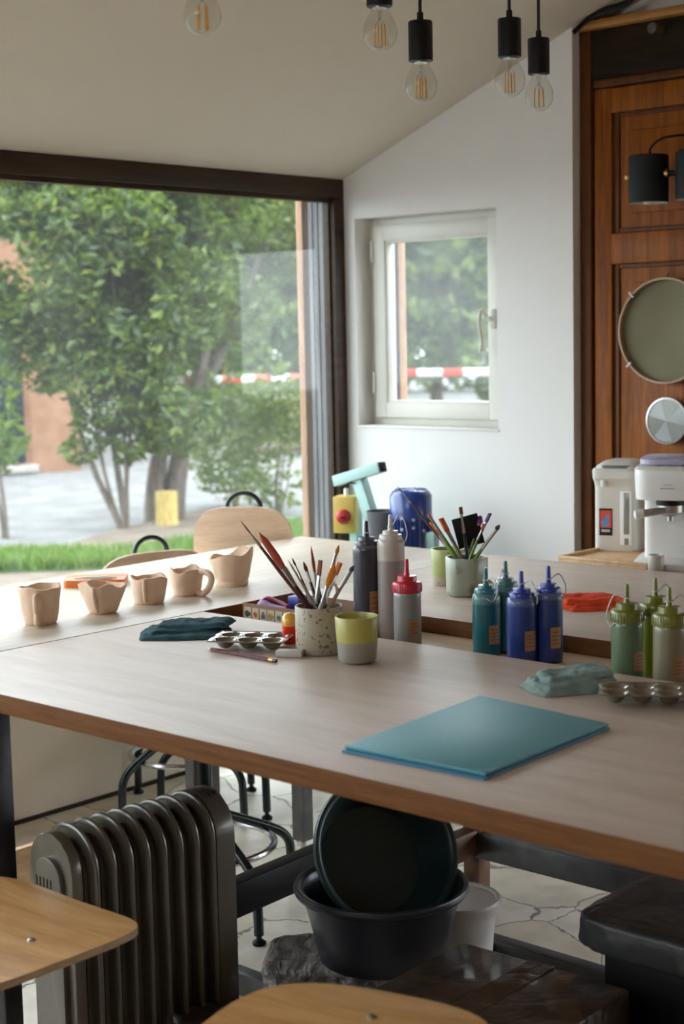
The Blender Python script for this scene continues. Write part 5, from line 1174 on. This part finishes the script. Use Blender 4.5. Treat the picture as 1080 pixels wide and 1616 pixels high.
# espresso machine
t = thing('coffee_machine', 'white espresso machine with silver filter holder at the right edge', 'coffee machine', (3.585, 2.075, cz0), math.radians(180 + 24))
b = MB(); rr_prism(b, [(0, 0.18, 0.24, 0.0), (0.004, 0.185, 0.245, 0.0), (0.016, 0.185, 0.245, 0.0), (0.018, 0.18, 0.24, 0)], ex=6); b.build('drip_base', m_whitepl, t)
b = MB(); rr_prism(b, [(0.018, 0.15, 0.12, -0.055), (0.19, 0.15, 0.12, -0.055)], ex=6); b.build('body', m_whitepl, t)
b = MB(); rr_prism(b, [(0.178, 0.17, 0.20, -0.01), (0.182, 0.175, 0.235, 0.005), (0.245, 0.18, 0.245, 0.008), (0.258, 0.18, 0.240, 0.006), (0.264, 0.17, 0.225, 0.002)], ex=4.5); b.build('head', m_whitepl, t)
b = MB(); rr_prism(b, [(0.264, 0.155, 0.16, -0.02), (0.268, 0.165, 0.17, -0.02), (0.280, 0.165, 0.17, -0.02), (0.284, 0.15, 0.155, -0.02)], ex=4); b.build('lid', M('lavender_plastic', (0.40, 0.38, 0.52), 0.3), t)
b = MB()
for y in (-0.03, 0.0, 0.03): b.lathe([(0, 0), (0.008, 0), (0.008, 0.002), (0, 0.003)], 16, (0.07, y, 0.263))
b.build('buttons', m_silver, t)
b = MB(); b.box((0.1305, 0, 0.222), (0.001, 0.022, 0.0018)); b.box((0.1305, 0, 0.213), (0.001, 0.034, 0.0035)); b.build('brand_mark', M('grey_print', (0.35, 0.34, 0.33), 0.5), t)
b = MB(); b.lathe([(0, 0.178), (0.036, 0.178), (0.036, 0.164), (0, 0.164)], 32, (0.055, 0, 0)); b.build('group_head', m_black, t)
b = MB(); b.lathe([(0, 0.164), (0.034, 0.164), (0.034, 0.146), (0.020, 0.136), (0.008, 0.134), (0.008, 0.122), (0, 0.122)], 32, (0.055, 0, 0)); pf = b.build('filter_holder', m_silver, t)
b = MB(); b.tube([(0.055 + 0.03, -0.01, 0.152), (0.055 + 0.045, -0.035, 0.150), (0.055 + 0.052, -0.062, 0.146)], [0.008, 0.010, 0.010], 14); b.build('handle', m_silver, pf)
b = MB(); b.tube([(0.055 + 0.052, -0.062, 0.146), (0.055 + 0.058, -0.082, 0.143), (0.055 + 0.059, -0.085, 0.1428)], [0.0115, 0.0125, 0.006], 14); b.build('handle_tip', m_whitepl, pf)
# small cup
q = on(1038, 905, 0.020, cz0); pot('espresso_cup', (3.52, 2.028, cz0 + 0.0182) if False else (q.x, q.y, cz0), 0.020, 0.021, 0.045, M('grey_beige_glaze', (0.40, 0.38, 0.32), 0.35), 'small beige cup standing before the coffee machine', 'cup', chamfer=0.002)

# ------------------------------------------------------------ pottery machine between the far worktable and the wall
m_blue = M('blue_motor_paint', (0.010, 0.045, 0.24), 0.28, var=0.05, coat=0.5); m_mint = M('mint_paint', (0.36, 0.56, 0.52), 0.45, var=0.05)
m_yel2 = M('yellow_plastic', (0.62, 0.46, 0.10), 0.4, var=0.04); m_redk = M('red_knob', (0.48, 0.03, 0.03), 0.3, var=0.05)
mc = PX(648, 800, 3.72); T_ = thing('slab_roller', 'pottery machine with blue motor, yellow switch box and mint green lever behind the far worktable', 'machine', (3.72, 3.14, 0))
def loc(p): return Vector((p.x - 3.72, p.y - 3.14, p.z))
b = MB(); cbox(b, -0.14, 0.18, -0.20, 0.28, 0.0, 0.62, bev=0.01); b.build('cabinet', m_mint, T_)
mo = loc(PX(649, 800, 3.72)); R_ = 0.061; ztop = PX(649, 772, 3.72).z
b = MB(); b.lathe([(0, 0.62), (R_, 0.62), (R_, ztop - 0.085)], 40, (mo.x, mo.y, 0))
for k in range(30):
    a = 2 * PI * k / 30; b.box((mo.x + (R_ + 0.001) * math.cos(a), mo.y + (R_ + 0.001) * math.sin(a), (0.62 + ztop - 0.085) / 2), (0.010, 0.0022, ztop - 0.085 - 0.62), rot=Matrix.Rotation(a, 3, 'Z'))
b.lathe([(0, 0.62), (R_ + 0.012, 0.62), (R_ + 0.012, 0.64), (R_, 0.645), (0, 0.645)], 40, (mo.x, mo.y, 0))
mt = b.build('motor', m_blue, T_)
b = MB(); b.lathe([(0, ztop - 0.090), (R_ + 0.004, ztop - 0.090), (R_ + 0.005, ztop - 0.02), (R_ - 0.004, ztop - 0.006), (R_ - 0.014, ztop), (0, ztop)], 44, (mo.x, mo.y, 0))
for k in range(16):
    a = 2 * PI * k / 16; b.tube([(mo.x + 0.02 * math.cos(a), mo.y + 0.02 * math.sin(a), ztop), (mo.x + (R_ - 0.012) * math.cos(a), mo.y + (R_ - 0.012) * math.sin(a), ztop)], 0.0016, 6)
b.build('fan_cover', m_blue, mt)
b = MB(); b.box((mo.x + (R_ + 0.01) * math.cos(ACAM + 0.9), mo.y + (R_ + 0.01) * math.sin(ACAM + 0.9), 0.72), (0.05, 0.03, 0.06), rot=Matrix.Rotation(ACAM + 0.9, 3, 'Z'), bev=0.004); b.build('junction_box', m_mint, mt)
b = MB()
for (da, z) in ((-0.5, 0.795), (-0.5, 0.760), (0.05, 0.790), (0.05, 0.765), (0.55, 0.755)):
    a = ACAM + da; b.box((mo.x + (R_ + 0.0065) * math.cos(a), mo.y + (R_ + 0.0065) * math.sin(a), z), (0.001, 0.010, 0.009), rot=Matrix.Rotation(a, 3, 'Z'))
b.build('rating_marks', hmat((0.35, 0.45, 0.62)), mt)
# yellow switch box
yb = loc(PX(541, 812, 3.70)); yaw = ACAM + 0.15
t0 = Matrix.Rotation(yaw, 4, 'Z')
bc0 = Vector((yb.x + 0.02, yb.y, yb.z))
b = MB(); b.box(bc0 + Vector((0.0, 0.0, 0)), (0.070, 0.072, 0.118), rot=Matrix.Rotation(yaw - 0.45, 3, 'Z'), bev=0.004); sbx = b.build('switch_box', m_yel2, T_)
dk = Vector((math.cos(yaw - 0.45), math.sin(yaw - 0.45), 0)); T4 = Matrix.Translation(bc0 + dk * 0.034 + Vector((0, 0, -0.005))) @ dk.to_track_quat('Z', 'Y').to_matrix().to_4x4()
b = MB(); b.lathe([(0, 0), (0.024, 0), (0.024, 0.006), (0.020, 0.010), (0.018, 0.022), (0.014, 0.025), (0, 0.025)], 32, M4=T4); b.box(T4 @ Vector((0, 0, 0.028)), (0.010, 0.012, 0.036), rot=(T4.to_3x3() @ Matrix.Rotation(0.0, 3, 'Z')), bev=0.002); b.build('knob', m_redk, sbx)
b = MB(); b.lathe([(0, 0), (0.008, 0), (0.008, 0.022), (0.005, 0.026), (0, 0.026)], 18, bc0 + Vector((0, 0, 0.058))); b.build('cable_gland', m_whitepl, sbx)
# post for the box and lever
b = MB(); b.box((bc0.x + 0.03, bc0.y - 0.012, 0.71), (0.03, 0.03, 0.18)); b.build('bracket', m_mint, T_)
p0 = loc(PX(531, 759, 3.72)); p1 = loc(PX(603, 737, 3.72)); p2 = loc(PX(566, 752, 3.73)); p3 = loc(PX(583, 806, 3.73)); p3b = p2 + (p3 - p2) * 3.2
def bar(mb, a, c, w_, h_, ext=0.0):
    d = (c - a); L = d.length; q_ = d.to_track_quat('X', 'Z').to_matrix(); mb.box((a + c) / 2, (L + ext, w_, h_), rot=q_, bev=0.002)
b = MB(); bar(b, p0, p1, 0.035, 0.034); lv = b.build('lever', m_mint, T_)
b = MB(); d = (p1 - p0).normalized(); bar(b, p1 + d * 0.0005, p1 + d * 0.006, 0.031, 0.031); b.build('end_plug', m_black, lv)
b = MB(); bar(b, p2, p3b, 0.034, 0.040); b.build('post', m_mint, T_)
b = MB(); b.tube(smoothpath([bc0 + Vector((0, 0, 0.083)), bc0 + Vector((0.0, -0.01, 0.10)), p2 + Vector((-0.02, 0.0, -0.02))], 6), 0.003, 8); b.build('cable', m_black, sbx)
# grey bucket on the machine
bk = PX(604, 806, 3.70); b = MB(); zz0 = 0.6205
b.lathe([(0, 0), (0.040, 0), (0.050, bk.z - zz0 - 0.004), (0.053, bk.z - zz0), (0.048, bk.z - zz0), (0.039, 0.004), (0, 0.004)], 36, (0, 0, 0))
tag(b.build('bucket', M('slate_plastic', (0.13, 0.135, 0.15), 0.4), loc=(bk.x + 0.0, bk.y, zz0)), 'small slate grey bucket between the mint lever and the blue motor', 'bucket')

# ------------------------------------------------------------ oil radiator
RH = 0.508
r0_ = Vector((1.615, 2.165, 0)); ra = math.radians(-4)
t = thing('oil_radiator', 'grey-brown oil filled radiator with ribbed fins under the front worktable', 'radiator', r0_, ra)
def arch(w_, z0_, z1_, n=14, k=0.75):
    pts = [(-w_ / 2, z0_)]
    for i in range(n + 1):
        a = PI - PI * i / n; pts.append((w_ / 2 * math.cos(a), z1_ - w_ * k * 0.5 + w_ * k * 0.5 * math.sin(a)))
    pts.append((w_ / 2, z0_)); return pts
TX = Matrix(((0, 0, 1, 0), (1, 0, 0, 0), (0, 1, 0, 0), (0, 0, 0, 1)))     # (x,y,z)->(z,x,y): profile in YZ, extruded along X
NF = 8; LEN = 0.335; sp0 = 0.045; spc = (LEN - 0.03 - sp0) / (NF - 1)
b = MB(); b.prism(arch(0.130, 0.07, RH - 0.004, 18, 1.0), 0, 0.022, TX, bev=0.0018); b.prism(arch(0.085, 0.09, RH - 0.045, 14, 1.0), -0.010, 0.002, TX, bev=0.0018); ep = b.build('end_panel', m_rad, t)
b = MB()
for k in range(5): b.box((-0.0105, 0.030 - k * 0.011, RH - 0.105), (0.001, 0.003, 0.045))
b.build('vent_slots', m_black, ep)
for k in range(NF):
    x = sp0 + spc * k; b = MB()
    b.prism(arch(0.150, 0.06, RH, 18, 1.0), x - 0.003, x + 0.003, TX, bev=0.002)
    prof = arch(0.150, 0.06, RH, 18, 1.0)
    b.tube([(x, p[0], p[1]) for p in prof], 0.0048, 8)
    b.prism(arch(0.10, 0.09, RH - 0.03, 14, 1.0), x - 0.010, x + 0.010, TX, bev=0.0015)
    f = b.build('fin', m_rad, t)
b = MB(); b.prism(arch(0.152, 0.07, RH + 0.004, 18, 1.0), LEN - 0.022, LEN + 0.022, TX, bev=0.002); ep = b.build('end_panel', m_rad, t)
b = MB()
for k in range(3): b.box((LEN - 0.012 + k * 0.011, -0.02, RH + 0.001), (0.004, 0.040, 0.004))
b.build('vent_slots', m_black, ep)
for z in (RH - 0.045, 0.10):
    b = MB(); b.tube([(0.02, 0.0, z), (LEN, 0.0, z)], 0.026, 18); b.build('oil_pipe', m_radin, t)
for x in (0.05, LEN - 0.04):
    b = MB(); b.box((x, 0, 0.045), (0.03, 0.22, 0.02), bev=0.004)
    for y in (-0.10, 0.10): b.tube([(x - 0.012, y, 0.022), (x + 0.012, y, 0.022)], 0.022, 16)
    b.build('wheel_foot', m_black, t)

# ------------------------------------------------------------ basins, bucket, bags and boxes on the floor
m_basin = M('slate_blue_plastic', (0.024, 0.028, 0.038), 0.32, var=0.05, coat=0.1); m_basin2 = M('dark_green_plastic', (0.014, 0.034, 0.034), 0.35, var=0.05)
def basin(pos, R, h, mat, label, rot=(0, 0, 0)):
    t = thing('washing_up_basin', label, 'basin', pos, rot=rot); rb = R * 0.72; th = 0.003
    prof = [(0, 0), (rb - 0.01, 0), (rb, 0.006), (R * 0.80, h * 0.45), (R * 0.88, h * 0.80), (R * 0.905, h * 0.93), (R * 0.915, h - 0.014), (R * 0.93, h - 0.016), (R * 0.985, h - 0.014), (R, h - 0.007), (R * 0.985, h), (R * 0.94, h + 0.001), (R * 0.89, h - 0.006), (R * 0.875, h * 0.80), (R * 0.79, h * 0.45), (rb - th, 0.008), (0, 0.006)]
    b = MB(); b.lathe(prof, 72); b.build('bowl', mat, t, ang=60)
    return t
ZBAG = 0.105
bpc = P(602, 1392, 0.262)
basin((bpc.x, bpc.y, ZBAG), 0.178, 0.262 - ZBAG, m_basin, 'dark slate blue round basin standing on the plastic-wrapped bag')
tiltd = Vector((-0.30, -0.75, 0)).normalized()
axis = Vector((0, 0, 1)).cross(Vector((-0.742, -0.670, 0)) * math.cos(0.42) + Vector((0.668, -0.743, 0)) * math.sin(0.42)).normalized()
rotm = Matrix.Rotation(math.radians(62), 4, axis)
c2 = P(622, 1345, 0.30); 
rt = rotm.to_euler()
basin((bpc.x + 0.060, bpc.y + 0.085, 0.272), 0.158, 0.105, m_basin2, 'dark green round basin leaning tilted inside the slate blue one', rt)
# white bucket behind
wb = P(722, 1425, 0.16); b = MB(); H_ = 0.16
t = thing('plastic_bucket', 'white bucket with a broad rim on the floor behind the basins', 'bucket', (wb.x + 0.035, wb.y + 0.025, 0))
b.lathe([(0, 0), (0.070, 0), (0.080, H_ - 0.03), (0.092, H_ - 0.026), (0.094, H_ - 0.006), (0.090, H_), (0.083, H_ - 0.001), (0.080, H_ - 0.005), (0, H_ - 0.005)], 48); b.build('body', m_whitepl, t)
# wrapped blocks
def bag(name, pos, rz, sx, sy, sz, mat, label, cat, seed, amp=0.010, ex=7, N=46):
    b = MB()
    def pt(u, v):
        th = 2 * PI * u; ph = PI * (v - 0.5); 
        c_, s_ = math.cos(ph), math.sin(ph); e2 = 2 / ex
        def pw(x): return math.copysign(abs(x) ** e2, x)
        x = pw(c_) * pw(math.cos(th)); y = pw(c_) * pw(math.sin(th)); z = pw(s_)
        p = Vector((x * sx / 2, y * sy / 2, z * sz / 2))
        n_ = nz3(p.x + seed, p.y, p.z, 14) * 1.0 + abs(nz3(p.x * 1.0 + seed, p.y * 3, p.z * 2, 22)) * 0.8
        p *= 1 + 0.0; d = Vector((x, y, z)).normalized(); k = 0.25 if z < -0.9 else 1
        p += d * amp * (n_ - 0.3) * k; p.z = max(p.z, -sz / 2); return p + Vector((0, 0, sz / 2))
    b.grid(N * 2, N, pt)
    o = b.build(name, mat, loc=pos, ang=35, weld=True); o.rotation_euler = (0, 0, rz); return tag(o, label, cat)
def wrapmat(name, c1, c2, rough=0.18, bs=26, st=0.9, coat=0.7, sc=(1, 1, 1)):
    m, n, b_ = new(name); v = coords(n, sc, (0.3, 0.2, 0.6))
    nz_ = n.nodes.new('ShaderNodeTexNoise'); nz_.inputs['Scale'].default_value = bs; nz_.inputs['Detail'].default_value = 7; nz_.inputs['Distortion'].default_value = 0.9; nz_.inputs['Roughness'].default_value = 0.55; n.links.new(v, nz_.inputs['Vector'])
    r_ = n.nodes.new('ShaderNodeValToRGB'); r_.color_ramp.elements[0].position = 0.42; r_.color_ramp.elements[1].position = 0.68; r_.color_ramp.elements[0].color = c4(c1); r_.color_ramp.elements[1].color = c4(c2)
    n.links.new(nz_.outputs['Fac'], r_.inputs[0]); n.links.new(r_.outputs[0], b_.inputs['Base Color']); b_.inputs['Roughness'].default_value = rough; b_.inputs['Coat Weight'].default_value = coat; b_.inputs['Coat Roughness'].default_value = 0.08
    bp = n.nodes.new('ShaderNodeBump'); bp.inputs['Strength'].default_value = st; bp.inputs['Distance'].default_value = 0.02; n.links.new(nz_.outputs['Fac'], bp.inputs['Height']); n.links.new(bp.outputs[0], b_.inputs['Normal']); return m
m_wrapg = wrapmat('clear_wrap_over_grey', (0.16, 0.15, 0.145), (0.55, 0.54, 0.53), sc=(1.6, 0.55, 1.2)); m_wrapb = wrapmat('black_wrap', (0.022, 0.023, 0.023), (0.055, 0.056, 0.054), 0.5, 9, 0.5, coat=0.15); m_wrapbr = wrapmat('brown_wrap', (0.030, 0.018, 0.012), (0.10, 0.075, 0.055), 0.3, 12, 0.7)
bag('clay_bag', (bpc.x - 0.005, bpc.y + 0.075, 0), math.radians(-55), 0.37, 0.215, 0.102, m_wrapg, 'clear plastic wrapped grey clay block under the slate basin', 'bag', 2, 0.012)
t = thing('wrapped_carton', 'brown carton wrapped in shiny tape and film, right of the basins', 'carton', (2.10, 1.56, 0), math.radians(2)); b = MB()
b.box((0, 0, 0.11), (0.30, 0.36, 0.22), bev=0.008); b.build('carton', m_wrapbr, t)
b = MB(); b.box((0, 0, 0.2205), (0.301, 0.055, 0.0015)); b.box((-0.1505, 0, 0.13), (0.001, 0.055, 0.18)); b.build('packing_tape', wrapmat('brown_tape', (0.05, 0.03, 0.02), (0.09, 0.06, 0.04), 0.15, 10, 0.3), t)
b = MB(); b.box((2.51, 1.32, 0.115), (0.29, 0.38, 0.23), bev=0.006); tag(b.build('crate', m_black), 'black crate on the floor beneath the black wrapped block', 'crate')
bag('wrapped_block', (2.485, 1.345, 0.2305), math.radians(0), 0.34, 0.42, 0.072, m_wrapb, 'black plastic wrapped block lying on the black crate at the right', 'block', 9, 0.006, 8)
q = P(330, 1590, 0.12); bag('wrapped_block', (q.x + 0.01, q.y - 0.085, 0), math.radians(-40), 0.28, 0.20, 0.125, m_wrapbr, 'dark brown film-wrapped block between the radiator and the nearest stool', 'block', 14, 0.006, 7)
b = MB(); b.box((0, 0, 0.0), (0.30, 0.02, 0.14), bev=0.002)
q = P(30, 1372, 0.12); o = b.build('plank_offcut', m_tray, loc=(q.x + 0.1, q.y + 0.08, 0.07)); o.rotation_euler = (0, 0, math.radians(0)); tag(o, 'pale wood offcut standing on the floor at the left, behind the radiator', 'plank')
